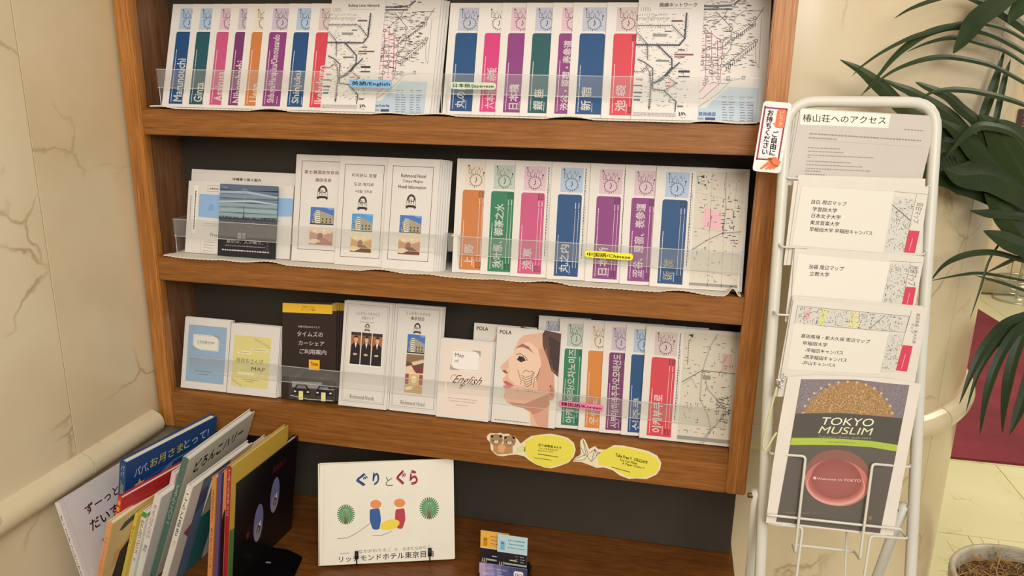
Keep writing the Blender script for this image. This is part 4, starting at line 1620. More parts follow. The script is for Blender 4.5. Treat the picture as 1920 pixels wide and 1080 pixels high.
flat_thing('sticker', 'yellow cloud sticker with a line-drawn paper crane on the bottom rail', 'sticker', out2, PF, .0008, a, ST, roundc=.002)

# ================================================================== wire brochure rack
RY, RL = .1411, .2107
RO = (.28614, -.12696, .94269)
WTM = M('#d0ccbd', .35)
rk = empty('brochure_rack', (.28, -.33, 0))
tag(rk, 'white tubular wire brochure rack standing between the cabinet and the column', 'rack')


def rp(px, py, off=0): return Plane(RO, RY, RL).at(px, py, off) - np.array([.28, -.33, 0])


pl0 = Plane(RO, RY, RL)
loc = lambda u, v, off=0: pl0.O + pl0.R * u + pl0.U * v + pl0.N * off - np.array([.28, -.33, 0])
vb = -.9427 / math.cos(RL) + .009
tl, trr = rp(1472, 200), rp(1757, 208)
path = [loc(-.118, vb), loc(-.117, -.3), rp(1425, 1078), rp(1442, 699), rp(1470, 308), rp(1476, 190), rp(1757, 192), rp(1750, 308), rp(1725, 700), rp(1707, 1078), loc(.117, -.3), loc(.118, vb)]
frm = tube('frame', fillet(path, .045, 6), .0086, WTM, rk, 14)
for nm, hp, foot in (('l', (1419, 929), (.208, .05, .009)), ('r', (1692, 955), (.372, .17, .009))):
    H = rp(*hp, -.012)
    Ft = np.array(foot) - np.array([.28, -.33, 0])
    d = (H - Ft) / np.linalg.norm(H - Ft)
    rl_ = tube('rear_leg', [Ft, (Ft + H) / 2, H + d * .01], .0082, WTM, rk, 12)
    Fm = M('#4a4741', .6)
    tube('foot_cap', [Ft - [0, 0, .008], Ft + d * .02], .0098, Fm, rl_, 12)
    tube('bolt', [H - pl0.R * .014, H + pl0.R * .014], .0042, M('#8d8576', .25, 1.0), rl_, 8)
for u in (-.118, .118):
    tube('foot_cap', [loc(u, vb - .004), loc(u, vb + .02)], .0100, M('#4a4741', .6), frm, 12)
WR = .0021


def wire(name, P, r=WR, cr=.006):
    tube(name, fillet(P, cr, 4), r, WTM, rk, 8)


c4 = crop(1400, 700, 5.333)
c5 = crop(1400, 880, 5.333)
lu, rv_ = -.110, .108
wire('pocket_wire', [rp(*c4((222, 780))[0], .0), rp(*c4((240, 803))[0], .03), rp(*c4((590, 830))[0], .046), rp(1491, 1036, .05), rp(1486, 1021, .0), rp(1602, 1034, .0), rp(1612, 1049, .05), rp(*c4((1258, 905))[0], .046), rp(*c4((1625, 938))[0], .03), rp(*c4((1640, 905))[0], .0)])
wire('crossbar', [rp(*c5((190, 440))[0], .0), rp(*c5((205, 455))[0], .044), rp(*c5((1180, 560))[0], .044), rp(*c5((1535, 597))[0], .044), rp(*c5((1600, 690))[0], .004)])
wire('pocket_wire', [rp(*c5((195, 500))[0], .0), rp(*c5((210, 545))[0], .03), rp(*c5((560, 580))[0], .046), rp(1480, 1185, .05), rp(1475, 1170, 0), rp(1590, 1184, 0), rp(1602, 1200, .05), rp(*c5((1238, 665))[0], .046), rp(*c5((1590, 692))[0], .03), rp(*c5((1612, 670))[0], 0)])
wire('back_wire', [rp(1588, 985, .002), rp(1584, 1090, .002), rp(1580, 1180, .002)], .0017)
# upper pockets: one wire bow each, mostly behind the sheets of the pocket below
for k, (yl, yr, off) in enumerate(((334, 352, .010), (463, 478, .020), (590, 602, .029))):
    xl, xr = 1469 - .073 * (yl - 308), 1750 - .064 * (yr - 308)
    wire('pocket_wire', [rp(xl, yl - 8, 0), rp(xl + 8, yl, off), rp(xl + 60, yl + 2, off), rp(xl + 58, yl + 60, off), rp(xr - 66, yr + 56, off), rp(xr - 60, yr + 2, off), rp(xr - 10, yr, off), rp(xr, yr - 8, 0)], WR * .8)

# ---- sheets in the rack
S1 = M('#bfb5a8', .45)
S2 = M('#d2cabb', .5)
k1 = crop(1440, 170, 5.647)
k2 = crop(1440, 320, 5.647)
k3 = crop(1440, 540, 5.647)
kk = crop(1380, 440, 3.857)
a = PArt()
a.add(k1((345, 190), (1300, 252), (1272, 396), (338, 358)), '#e6dece', 1)
a.qtext(k1((370, 245), (1255, 277), (1243, 357), (366, 330)), '椿山荘へのアクセス', INK, .01)
random.seed(5)
a.qwords(*k1((1440, 410), (1645, 425)), 2, '#8f877c', 6)
a.qwords(*k1((440, 455), (1620, 530)), 2.6, '#8a8278', 34)
a.qwords(*k1((430, 498), (725, 515)), 2.4, '#8a8278', 9)
a.line(k1((440, 520), (1650, 600)), .5, '#aea69a', 2)
for x0, x1, y in ((420, 760, 603), (425, 800, 640), (420, 1120, 680), (415, 450, 704), (410, 880, 745), (405, 1000, 782), (400, 1085, 822), (390, 560, 848), (385, 600, 882)):
    a.qwords(*k1((x0, y), (x1, y + (x1 - x0) * .045)), 1.9, '#8f877c', max(3, (x1 - x0) // 30))
P1 = Plane(RO, RY, RL, .004)
for k in range(2):
    flat_thing('paper_sheet', ['rearmost', 'middle'][k] + ' grey sheet behind the 椿山荘へのアクセス sheet in the rack top', 'paper', k1((310 - 28 * (1 - k), 190), (1790, 268), (1600, 1030), (180 + 5 * k, 1000)), Plane(RO, RY, RL, .001 + .0015 * k), .0008, None, S1, group='grey sheets in the top rack pocket')
flat_thing('paper_sheet', 'grey sheet headed 椿山荘へのアクセス in the top rack pocket', 'paper', k1((345, 182), (1792, 270), (1610, 1030), (195, 1000)), P1, .0008, a, S1, group='grey sheets in the top rack pocket')


def mapbit(a, q, n, seed, c='#4b4845', bg='#c9c4b8', mn=.8, mx=5, h=.7):
    random.seed(seed)
    a.add(list(q), bg, 1)
    a.qscatter(q, n, c, mn, mx, h, 3)
    a.qscatter(q, n // 5, '#a89c6c', 1, 4, 1.2, 2)


def side_title(a, K_, top, bot, pink, text, seed):
    a.qtext(K_(*top), text, '#5a5652', .0, -90, 2)
    a.add(K_(*pink), '#c8374f', 2)
    p = K_(*pink)
    q0, q1 = qmap(p, .5, .35), qmap(p, .45, .9)
    a.line([q0, q1], .8, '#e6b6bc', 3)


# second pocket
flat_thing('paper_sheet', 'white map sheet standing highest at the back of the second rack pocket', 'paper', k2((320, 45), (1668, 85), (1630, 1040), (180, 1000)), Plane(RO, RY, RL, .0125), .001, None, S2, group='map sheets in the second rack pocket')
flat_thing('paper_sheet', 'white map sheet peeping out left of the 目白 周辺マップ sheet', 'paper', k2((275, 105), (1620, 190), (1560, 1040), (165, 1000)), Plane(RO, RY, RL, .0140), .001, None, S2, group='map sheets in the second rack pocket')
a = PArt()
a.line(k2((1340, 222), (1690, 250)), .6, '#6b6762', 2)
mapbit(a, k2((1335, 275), (1562, 298), (1470, 870), (1225, 865)), 150, 3)
a.line(k2((1300, 350), (1510, 530)), 1.6, '#6c6863', 4)
a.line(k2((1575, 250), (1490, 620)), .6, '#5c5853', 3)
side_title(a, k2, ((1575, 340), (1650, 350), (1595, 560), (1530, 550)), None, ((1490, 632), (1606, 640), (1555, 872), (1437, 865)), '目白マップ', 1)
cardq = k2((358, 162), (1338, 222), (1214, 872), (252, 790))
a.add([(x - .4, y - .4) for x, y in cardq], '#b9b0a2', 4)
a.add(cardq, '#d9d2c2', 5)
for t, x0, x1, y, h in (('目白 周辺マップ', 460, 832, 305, 46), ('学習院大学', 470, 732, 382, 48), ('日本女子大学', 460, 768, 450, 48), ('東京音楽大学', 446, 755, 523, 48), ('早稲田大学 早稲田キャンパス', 438, 1105, 595, 46)):
    s = .068 * (x1 - x0)
    a.qtext(k2((x0 + 4, y), (x1 + 4, y + s), (x1 - 4, y + s + h), (x0 - 4, y + h)), t, '#1f1d1c', .018, 0, 6)
flat_thing('paper_sheet', 'white sheet listing 目白 周辺マップ and four universities in the second rack pocket', 'paper', k2((325, 90), (1702, 180), (1585, 1010), (198, 1000)), Plane(RO, RY, RL, .0158), .001, a, S2, group='map sheets in the second rack pocket')
# third pocket
flat_thing('paper_sheet', 'white map sheet just behind the 池袋 周辺マップ sheet, its left edge showing', 'paper', k2((270, 832), (1620, 905), (1500, 1600), (180, 1600)), Plane(RO, RY, RL, .0212), .001, None, S2, group='map sheets in the third rack pocket')
a = PArt()
mapbit(a, kk((1112, 208), (1255, 215), (1205, 508), (1052, 490)), 110, 6)
a.line(kk((1112, 190), (1340, 202)), .6, '#6b6762', 2)
a.line(kk((1262, 200), (1225, 375)), .6, '#5c5853', 3)
side_title(a, kk, ((1262, 220), (1325, 228), (1300, 372), (1238, 365)), None, ((1226, 376), (1302, 381), (1276, 518), (1198, 508)), '池袋マップ', 1)
cardq = kk((452, 138), (1115, 200), (1050, 492), (408, 438))
a.add(cardq, '#ddd5c6', 5)
for t, x0, x1, y, h in (('池袋 周辺マップ', 525, 780, 214, 34), ('立教大学', 533, 674, 264, 33)):
    s = .065 * (x1 - x0)
    a.qtext(kk((x0 + 3, y), (x1 + 3, y + s), (x1 - 3, y + s + h), (x0 - 3, y + h)), t, '#1f1d1c', .018, 0, 6)
flat_thing('paper_sheet', 'white sheet marked 池袋 周辺マップ 立教大学 in the third rack pocket', 'paper', kk((425, 98), (1362, 158), (1275, 620), (395, 560)), Plane(RO, RY, RL, .0240), .001, a, S2, group='map sheets in the third rack pocket')
# fourth pocket
flat_thing('paper_sheet', 'white map sheet just behind the 高田馬場 sheet in the fourth rack pocket', 'paper', k3((262, 82), (1640, 190), (1520, 1150), (70, 1150)), Plane(RO, RY, RL, .0300), .001, None, S2, group='map sheets in the fourth rack pocket')
a = PArt()
mapbit(a, k3((312, 188), (1495, 300), (1452, 470), (280, 378)), 260, 9)
q4 = k3((312, 188), (1495, 300), (1452, 470), (280, 378))
a.add([qmap(q4, .22, 0), qmap(q4, .27, 0), qmap(q4, .26, 1), qmap(q4, .21, 1)], '#c9cc82', 2)
a.add([qmap(q4, .07, .3), qmap(q4, .12, .0), qmap(q4, .13, .6), qmap(q4, .08, .9)], '#d8a8a4', 2)
a.add([qmap(q4, .48, .1), qmap(q4, .56, 0), qmap(q4, .58, .9), qmap(q4, .48, 1)], '#d4cc98', 2)
a.line([qmap(q4, .78, .1), qmap(q4, .68, .95)], 1, '#6b6762', 4)
a.line(q4, .6, '#5c5853', 4, closed=True)
mapbit(a, k3((1275, 475), (1440, 490), (1352, 890), (1185, 890)), 70, 12)
a.line(k3((1520, 240), (1410, 620)), .6, '#5c5853', 3)
side_title(a, k3, ((1530, 262), (1615, 272), (1560, 590), (1490, 580)), None, ((1424, 602), (1532, 615), (1470, 886), (1352, 872)), '高田馬場・新大久保\nマップ', 1)
cardq = k3((275, 372), (1278, 475), (1180, 912), (200, 862))
a.add(cardq, '#d9d2c2', 5)
for t, x0, x1, y, h in (('高田馬場・新大久保 周辺マップ', 350, 1080, 485, 42), ('早稲田大学', 365, 628, 560, 42), ('-早稲田キャンパス', 390, 795, 634, 42), ('-西早稲田キャンパス', 370, 835, 705, 44), ('-戸山キャンパス', 357, 712, 770, 40)):
    s = .085 * (x1 - x0)
    a.qtext(k3((x0 + 4, y), (x1 + 4, y + s), (x1 - 4, y + s + h), (x0 - 4, y + h)), t, '#1f1d1c', .018, 0, 6)
flat_thing('paper_sheet', 'white sheet marked 高田馬場・新大久保 周辺マップ in the fourth rack pocket', 'paper', k3((270, 118), (1690, 212), (1530, 1150), (100, 1150)), Plane(RO, RY, RL, .0335), .001, a, S2, group='map sheets in the fourth rack pocket')

# muslim travel guide cover, laminated
a = PArt()
GC = '#5d554c'
cov = [(1502, 711), (1606, 712), (1705, 723), (1678, 861), (1650, 1000), (1550, 989), (1455, 978), (1479, 845)]
a.add(cov, GC, 1)
pat = c4((548, 60), (1100, 72), (1628, 118), (1555, 448), (1460, 442), (960, 395), (490, 402))
a.add(pat, '#7d7276', 2)
random.seed(17)
dome = [c4((565, 400))[0], c4((640, 290))[0], c4((700, 225))[0], c4((780, 160))[0], c4((870, 115))[0], c4((960, 90))[0], c4((1120, 85))[0], c4((1210, 115))[0], c4((1280, 150))[0], c4((1340, 210))[0], c4((1390, 290))[0], c4((1440, 350))[0], c4((1470, 438))[0], c4((960, 397))[0]]
a.add(dome, '#a07a4c', 3)
pq = c4((548, 62), (1628, 120), (1555, 446), (490, 400))
for c_, n in (('#a39a9a', 330), ('#4f4748', 330), ('#8d7f62', 120)):
    for _ in range(n):
        x, y = qmap(pq, random.uniform(.01, .985), random.uniform(.02, .95))
        r = random.uniform(.5, 1.1)
        a.add([(x - r, y), (x, y - r), (x + r, y), (x, y + r)], c_, 2.6)
cxd, cyd = c4((1010, 430))[0]
for c_, n in (('#d6b27c', 420), ('#6d4f30', 330), ('#e6cc9c', 160)):
    for _ in range(n):
        th = random.uniform(math.pi * 1.02, math.pi * 1.97)
        r_ = math.sqrt(random.uniform(.0, 1))
        x, y = cxd + 82 * r_ * math.cos(th) * 1.0, cyd + 62 * r_ * math.sin(th)
        if y > cyd - 5 + (x - cxd) * .08:
            continue
        r = random.uniform(.5, 1.1)
        a.add([(x - r, y), (x, y - r), (x + r, y), (x, y + r)], c_, 3.6)
for k in range(15):
    t = math.pi * (1.03 + .94 * k / 14)
    x, y = cxd + 84 * math.cos(t), cyd + 65 * math.sin(t)
    a.add([(x + 2.6 * math.cos(q), y + 2.6 * math.sin(q)) for q in np.linspace(0, 6.28, 9)[:-1]], '#cfa870', 4)
a.add(c4((490, 402), (960, 397), (1555, 448), (1510, 716), (1200, 672), (960, 655), (448, 647)), '#4f4a40', 5)
a.qtext(c4((762, 438), (1282, 455), (1258, 530), (732, 512)), 'TOKYO', '#e8e2c8', -.012, 0, 6, 4)
a.qtext(c4((748, 528), (1268, 548), (1238, 618), (712, 598)), 'MUSLIM', '#d9d8a4', -.012, 0, 6, 4)
a.qtext(c4((715, 622), (1242, 640), (1238, 658), (712, 640)), "Travelers' Guide 2023-2024", '#a39c8c', .0, 0, 6)
a.add(c4((450, 645), (700, 645), (960, 655), (1240, 675), (1510, 716), (1495, 780), (1240, 738), (960, 720), (700, 715), (432, 715)), '#a5b843', 6)
a.qtext(c4((812, 676), (1088, 688), (1086, 706), (810, 694)), 'Tokyo Guide for Muslim Visitors', '#5c6420', .0, 0, 7)


def tilt_ell(cx, cy, rx, ry, dy=.05, n=40):
    return [(cx + rx * math.cos(t), cy + ry * math.sin(t) + dy * rx * math.cos(t)) for t in np.linspace(0, 2 * math.pi, n + 1)[:-1]]


a.add(tilt_ell(1571, 896, 63, 53), '#c88c80', 6)
a.add(tilt_ell(1571, 891, 61, 48), '#8a5a50', 7)
a.add(tilt_ell(1569, 905, 60, 43.5), '#bd7468', 7.5)
for i in range(6):
    a.add(tilt_ell(1567, 911 - 1.2 * i, 55 - i, 36 - i), ['#d8a090', '#d2948a', '#c98478', '#be7468', '#b2675c', '#a65c52'][i], 8 + .5 * i)
a.add(tilt_ell(1568, 898, 47, 37), '#93504a', 11.5)
for i in range(4):
    a.add(tilt_ell(1567, 902 + i, 43 - 5 * i, 32 - 4 * i), ['#96544c', '#98564e', '#9a5850', '#9c5a52'][i], 12 + .4 * i)
a.qtext(c5((700, 80), (1140, 100), (1138, 128), (698, 100)), 'Welcome to TOKYO', '#e2c6bc', .0, 0, 14)
a.add([(c5((678, 85))[0][0] + 3 * math.cos(t), c5((678, 85))[0][1] + 3 * math.sin(t)) for t in np.linspace(0, 6.28, 9)[:-1]], '#e2b8b4', 14)
a.qwords(*c5((385, 432), (690, 438)), 1.2, '#8c7468', 2, 6)
a.add(c5((1215, 465), (1255, 470), (1252, 505), (1212, 500)), '#8a6a54', 6)
guide = flat_thing('travel_guide', 'laminated TOKYO MUSLIM guide cover in the wire pocket at the rack bottom', 'booklet',
                   [(1477, 707), (1530, 703), (1606, 706), (1680, 711), (1727, 720), (1712, 800), (1693, 900), (1675, 1004), (1640, 1003), (1550, 992), (1470, 984), (1436, 980), (1448, 880), (1462, 790)], Plane(RO, RY, RL, .0385), .0016, a, M('#dad0c2', .3))
# key ring with coiled strap
q = rp(1462, 720, .03)
kr = empty('coiled_strap', tuple(Plane(RO, RY, RL).at(1458, 712, .043)))
tag(kr, 'chrome clip with a clear yellowish strap hanging from the rack left side', 'strap')
o3 = np.array(kr.location)
wp = lambda x, y, off: Plane(RO, RY, RL).at(x, y, off) - o3
tube('clip', [wp(*p, .043) for p in c4((365, 5), (390, 30), (370, 60), (340, 75), (300, 60), (290, 100), (320, 140), (350, 150), (355, 120), (330, 85))], .0011, CHR, kr, 8)
tube('ring', [wp(1462 + 7 * math.cos(t), 717 + 6 * math.sin(t), .046) for t in np.linspace(0, 6.1, 18)], .0009, CHR, kr, 8)
tube('strap', smooth_line([wp(*p, .046) for p in c4((300, 140), (265, 270), (215, 450), (185, 600), (165, 700), (175, 760), (210, 735), (260, 650), (300, 590))], 6), .0017, M('#c9c592', .3), kr, 8)

# take-free sign taped to the rack leg
k8 = crop(1380, 160, 3.376)
a = PArt()
for L_ in (((185, 140), (322, 152)), ((185, 132), (132, 468)), ((322, 150), (268, 470)), ((132, 465), (205, 470))):
    a.line(k8(*L_), 3.2, '#8e1f42', 1.5)
a.add(k8((190, 142), (318, 154), (262, 462), (138, 460)), '#ecdcd8', 1.2)
a.qtext(k8((200, 152), (242, 156), (200, 442), (158, 436)), 'お\n持\nち\nく\nだ\nさ\nい', '#221c1c', .06, 0, 3)
a.qtext(k8((230, 286), (272, 290), (250, 448), (208, 443)), 'ご\n自\n由\nに', '#221c1c', .06, 0, 3)
bub = [tuple(p) for p in round_poly(k8((262, 152), (322, 154), (303, 274), (243, 268)), 5)]
a.add(bub, '#df6a34', 3)
a.add(k8((245, 235), (232, 243), (246, 252)), '#df6a34', 3)
a.qtext(k8((274, 162), (308, 164), (296, 266), (262, 262)), 'ど\nう\nぞ', '#f4e6d8', .02, 0, 4)
HC = '#e0703c'
for L_ in (((200, 462), (250, 452), (285, 485), (262, 520), (230, 505)),):
    a.add(k8(*L_), HC, 3)
for f in (((215, 470), (150, 525), (158, 534), (232, 492)), ((228, 490), (182, 528), (190, 536), (245, 505)), ((240, 498), (205, 530), (214, 536), (254, 512)), ((254, 500), (228, 528), (236, 534), (266, 512)), ((205, 458), (196, 466), (222, 480), (235, 462))):
    a.add(k8(*f), HC, 3)
flat_thing('take_free_sign', 'white and red take-free sign with an orange pointing hand taped to the rack leg', 'sign', k8((176, 98), (356, 112), (281, 558), (103, 541)), Plane(RO, RY, RL, .0105), .0012, a, M('#ddd6cc', .4), roundc=.006)

# ================================================================== picture book on an easel
A_ = onz(598, 1061, .585)
B_ = onz(853, 1048, .585)
by = math.atan2(B_[1] - A_[1], B_[0] - A_[0])
PB = Plane(A_, by, R_(18))
c6 = crop(560, 840, 4.174)
a = PArt()
CW = '#e6dfcc'
a.line(c6((205, 125), (188, 915)), .7, '#cfc7b4', 1)
a.qtext(c6((450, 200), (545, 192), (540, 296), (448, 304)), 'ぐ', '#294a80', .075, 0, 2, 3)
a.qtext(c6((578, 190), (632, 186), (630, 288), (578, 294)), 'り', '#294a80', .075, 0, 2, 3)
a.qtext(c6((680, 226), (735, 222), (738, 296), (680, 300)), 'と', '#6a665e', .0, 0, 2, 3)
a.qtext(c6((762, 175), (842, 168), (842, 286), (764, 292)), 'ぐ', '#a3304c', .075, 0, 2, 3)
a.qtext(c6((866, 172), (930, 168), (934, 286), (868, 290)), 'ら', '#a3304c', .075, 0, 2, 3)
for cx, cy, rx, ry in ((370, 520, 62, 70), (1022, 472, 68, 78)):
    for k in range(28):
        t = 2 * math.pi * k / 28
        a.line(c6((cx + rx * .8 * math.cos(t), cy + ry * .8 * math.sin(t)), (cx + rx * 1.08 * math.cos(t), cy + ry * 1.08 * math.sin(t))), 2.0, '#2f5c36', 2)
    a.add([c6((cx + rx * .86 * math.cos(t), cy + ry * .86 * math.sin(t)))[0] for t in np.linspace(0, 6.28, 25)[:-1]], '#5c9460', 3)
    a.add([c6((cx + rx * .5 * math.cos(t), cy - 10 + ry * .5 * math.sin(t)))[0] for t in np.linspace(0, 6.28, 19)[:-1]], '#78a878', 4)
    for dx in (-26, -12, 0, 14, 28):
        a.line(c6((cx + dx * .25, cy + ry), (cx + dx * .5, cy + 20), (cx + dx, cy - 28)), .9, '#6a5034', 5)
# plain colour blocks where the cover figures are
for pts, c_ in ((((556, 480), (632, 470), (645, 560), (632, 638), (580, 638), (556, 570)), '#2b5590'), (((758, 480), (828, 470), (836, 560), (812, 634), (770, 630), (752, 560)), '#b03446')):
    a.add([tuple(p) for p in round_poly(c6(*pts), 4)], c_, 3)
for cx, cy in ((604, 440), (790, 430)):
    a.add([c6((cx + 44 * math.cos(t), cy + 34 * math.sin(t)))[0] for t in np.linspace(0, 6.28, 19)[:-1]], '#dc8a48', 3)
a.add([c6((714 + 76 * math.cos(t), 600 + 40 * math.sin(t) - 14 * math.cos(t)))[0] for t in np.linspace(0, 6.28, 21)[:-1]], '#e6cc3c', 4)
a.line(c6((305, 708), (380, 704), (450, 668), (560, 590)), .9, '#6a665e', 2)
a.line(c6((580, 684), (650, 684), (730, 650)), .9, '#6a665e', 2)
a.qtext(c6((470, 795), (722, 780), (722, 808), (470, 825)), 'なかがわりえこ', '#5a564e', .0, 0, 2)
a.qtext(c6((752, 782), (778, 780), (778, 804), (752, 806)), 'と', '#5a564e', .0, 0, 2)
a.qtext(c6((818, 776), (1028, 762), (1028, 790), (818, 804)), 'おおむらゆりこ', '#5a564e', .0, 0, 2)
a.qtext(c6((315, 848), (1055, 798), (1055, 852), (315, 895)), 'リッチモンドホテル東京目白', '#2a2722', .015, 0, 3)
a.qwords(*c6((322, 828), (398, 822)), 1.6, '#a49c8c', 5)
bk = empty('picture_book', tuple(A_))
tag(bk, 'landscape white picture book titled ぐりとぐら standing on a wire easel', 'book')
HCV = M(CW, .22)
co = flat_thing('cover', None, None, [(600, 871), (850, 860), (853, 1048), (598, 1061)], PB, .0022, a, HCV, bk, roundc=.003)
co.matrix_basis = Matrix.Translation(A_).inverted() @ co.matrix_basis
Wb, Hb = .2645, .1965
for nm, b_, mt in (('pages', (.004, Wb - .003, .0024, .0088, .003, Hb - .003), PGW), ('back_cover', (0, Wb, .0090, .0112, 0, Hb), HCV), ('spine', (-.0008, .0022, .0, .0112, 0, Hb), HCV)):
    o = box(nm, *b_, mt, bk)
    o.matrix_basis = Matrix.Translation(A_).inverted() @ PB.mat() @ Matrix.Translation((b_[0], b_[2], b_[4]))
es = empty('book_easel', (A_[0] + .1, A_[1] + .05, ZC))
tag(es, 'small black wire easel holding up the white picture book', 'easel')
eo = np.array(es.location)
EB = M('#1d1b19', .35, .3)
for px, py in ((669, 1040), (806, 1034)):
    u, v = PB.loc(px, py)
    g = lambda du, dv, off: PB.O + PB.R * (u + du) + PB.U * (v + dv) + PB.N * off - eo
    low = g(0, -v - .002, 0)
    tube('hook', fillet([g(0, .006, .004), g(0, -v - .001, .005), g(0, -v - .004, -.02), g(0, -v - .0035, -.05), g(0, .10, -.016)], .004), .0013, EB, es, 8)
    tube('hook_tip', [g(0, -.006, .0045), g(0, .0, .0052), g(0, .008, .0045)], .0042, EB, es, 10, .8)
    f = g(0, -v - .0038, -.045)
    tube('foot', [[f[0], f[1] - .04, .0014], [f[0], f[1] + .03, .0014]], .0013, EB, es, 8)
u0, v0 = PB.loc(669, 1040)
u1, v1 = PB.loc(806, 1034)
tube('back_bar', [PB.O + PB.R * u0 + PB.U * .085 - PB.N * .018 - eo, PB.O + PB.R * u1 + PB.U * .085 - PB.N * .018 - eo], .0013, EB, es, 8)

# ================================================================== card holder with cards
HY = -.10
q0 = ony(897, 1059, HY)
q1 = ony(988, 1070, HY)
ch = empty('card_holder', (q0[0], HY, ZC))
tag(ch, 'small black tiered card holder at the front of the counter', 'card holder')
Wd = q1[0] - q0[0]
CB = M('#1b191b', .3)
for i, (y, zt) in enumerate(((.007, .018), (.024, .028), (.041, .040))):
    o = box('tier', 0, Wd - .004, 0, .002, 0, zt, CB, ch)
    o.location = (.002, y, .001)
o = box('base', 0, Wd, 0, .055, 0, .004, CB, ch)
o = box('side', 0, .002, 0, .05, 0, .03, CB, ch)
o = box('side', 0, .002, 0, .05, 0, .03, CB, ch)
o.location = (Wd - .002, 0, 0)
a = Art(91, 55)
for i, c_ in enumerate(('#b39ab8', '#8f84b0', '#6c6c9c', '#525688', '#454878', '#403f66')):
    a.add([(15.2 * i - 4, 0), (15.2 * i + 15.6, 0), (15.2 * i + 19, 55), (15.2 * i, 55)], c_, 1 + .1 * i)
a.text(14, 8, 54, 13, '地図アプリで検索ください', '#efe9f2', .02, 0, 3)
a.text(24, 16, 44, 19, 'アプリ無料', '#efe9f2', .02, 0, 3)
a.text(8, 21, 46, 27, '配車アプリ『GO』', '#efe9f2', .03, 0, 3)
a.rr(66, 8, 84, 26, 4, '#e9e4dc', 3)
a.text(68, 13, 82, 21, 'GO', '#26242a', .03, 0, 4)
leaflet('promo_card', 'purple and navy card with a white GO badge, front of the card holder', 'card', (q0[0] + .0005, HY + .001, ZC + .0045), Wd - .001, q0[2] - ZC - .003, .0012, 0, R_(6), a, M('#b39ab8', .3), two=False)


def small_card(px, py, col, col2, label, yoff, W_):
    q = ony(px, py, HY + yoff)
    a = Art(57, 91)
    a.rect(0, 0, 57, 32, col, 1)
    a.rect(0, 33.5, 57, 91, '#242024', 1)
    a.rect(6, 12, 14, 29, col2, 2)
    a.rect(7.5, 15, 12.5, 17, '#4a4640', 3)
    a.words(20, 9, 52, 2, '#6d7f86' if col2[1] != 'c' else '#a07018', 7, 2)
    a.words(22, 16, 50, 2, '#6d7f86', 7, 2)
    a.words(20, 23, 52, 1.6, '#6d7f86', 8, 2)
    a.rect(24, 46, 38, 48, '#cfc9c0', 2)
    for y in (38, 43, 48):
        a.rect(34, y, 40, y + 1, '#8a7a70', 2)
        a.words(44, y + .5, 53, 1.2, '#b9b2a8', 2, 2)
    a.rect(14, 53, 57, 56.5, '#a9bfae', 2)
    a.text(3, 52, 14, 62, 'A&S', '#d8d2c6', .0, 0, 3)
    a.words(18, 62, 54, 1.4, '#8f887e', 6, 2)
    H = .098
    return leaflet('promo_card', label, 'card', (q[0], HY + yoff, q[2] - H), W_, H, .001, 0, R_(3), a, M('#e0dcd0', .4), two=False)


small_card(900, 997, '#eab045', '#c98a1c', 'orange topped card at the left back of the card holder', .033, .0555)
small_card(932, 1004, '#b4d6dc', '#7fb0c4', 'pale blue topped card at the right of the card holder', .0225, .0575)
# ================================================================== picture books on the counter


def qbox(V, F, mi, v, m):
    b = len(V)
    V += v
    F += [tuple(b + i for i in f) for f in BF]
    mi += [m] * 6


def picture_book(label, top, zt, lean, yaw, W, T, cover, spine=None, cart=None, sart=None, soft=False, group=None, H=None, tall=None):
    """top: where the upper spine corner of the right-hand cover is seen; zt: its height"""
    lam, psi = R_(lean), R_(yaw)
    P = onz(*top, zt)
    if H is None:
        H = (zt - ZC - .001) / math.cos(lam)
    M3 = (Matrix.Rotation(-psi, 4, 'Z') @ Matrix.Rotation(lam, 4, 'Y'))
    U = M3 @ Vector((0, 0, 1))
    O = Vector(P) - U * H
    if lam < 0:                       # leans left: rests on its left edge
        O.z += T * math.sin(-lam) * 0 + .0
    e = empty('picture_book', tuple(O))
    e.matrix_world = Matrix.Translation(O) @ M3
    tag(e, label, 'book', group)
    cb = .0022 if not soft else .0008
    V, F, mi = [], [], []
    qbox(V, F, mi, boxv(-cb, 0, 0, W, 0, H), 0)
    qbox(V, F, mi, boxv(-T, -T + cb, 0, W, 0, H), 0)
    qbox(V, F, mi, boxv(-T + .0004, -.0004, -.0012, .0016, .0003, H - .0003), 1)
    mats = [M(cover, .3), M(spine or cover, .3)]
    for art, kind in ((cart, 'c'), (sart, 's')):
        if not art:
            continue
        b = len(V)
        k0 = len(mats)
        for u, v, l in art.V:
            if kind == 'c':
                V.append((5e-5 * l + 2e-5, u * W / art.W, H - v * H / art.H))
            else:
                V.append((-T + u * T / art.W, -.0012 - 5e-5 * l, H - v * H / art.H))
        F += [tuple(b + i for i in f) for f in art.F]
        mi += [k0 + i for i in art.M]
        mats += art.mats
    c = mesh_obj('cover', V, F, mats, mi, e)
    V, F, mi = [], [], []
    qbox(V, F, mi, boxv(-T + cb + .0003, -cb - .0003, .002, W - .003, .003, H - .003), 0)
    n = max(2, int(T / .0025))
    mesh_obj('pages', V, F, PGW, None, e)
    return e


def spine_art(t, c, T=10, H=280, v0=12, v1=120, bold=.02, extra=None):
    a = Art(T, H)
    a.text(T * .22, v0, T * .78, v1, '\n'.join(t), c, bold, 0, 1)
    if extra:
        a.text(T * .25, extra[1], T * .75, extra[2], '\n'.join(extra[0]), extra[3], .0, 0, 1)
    return a


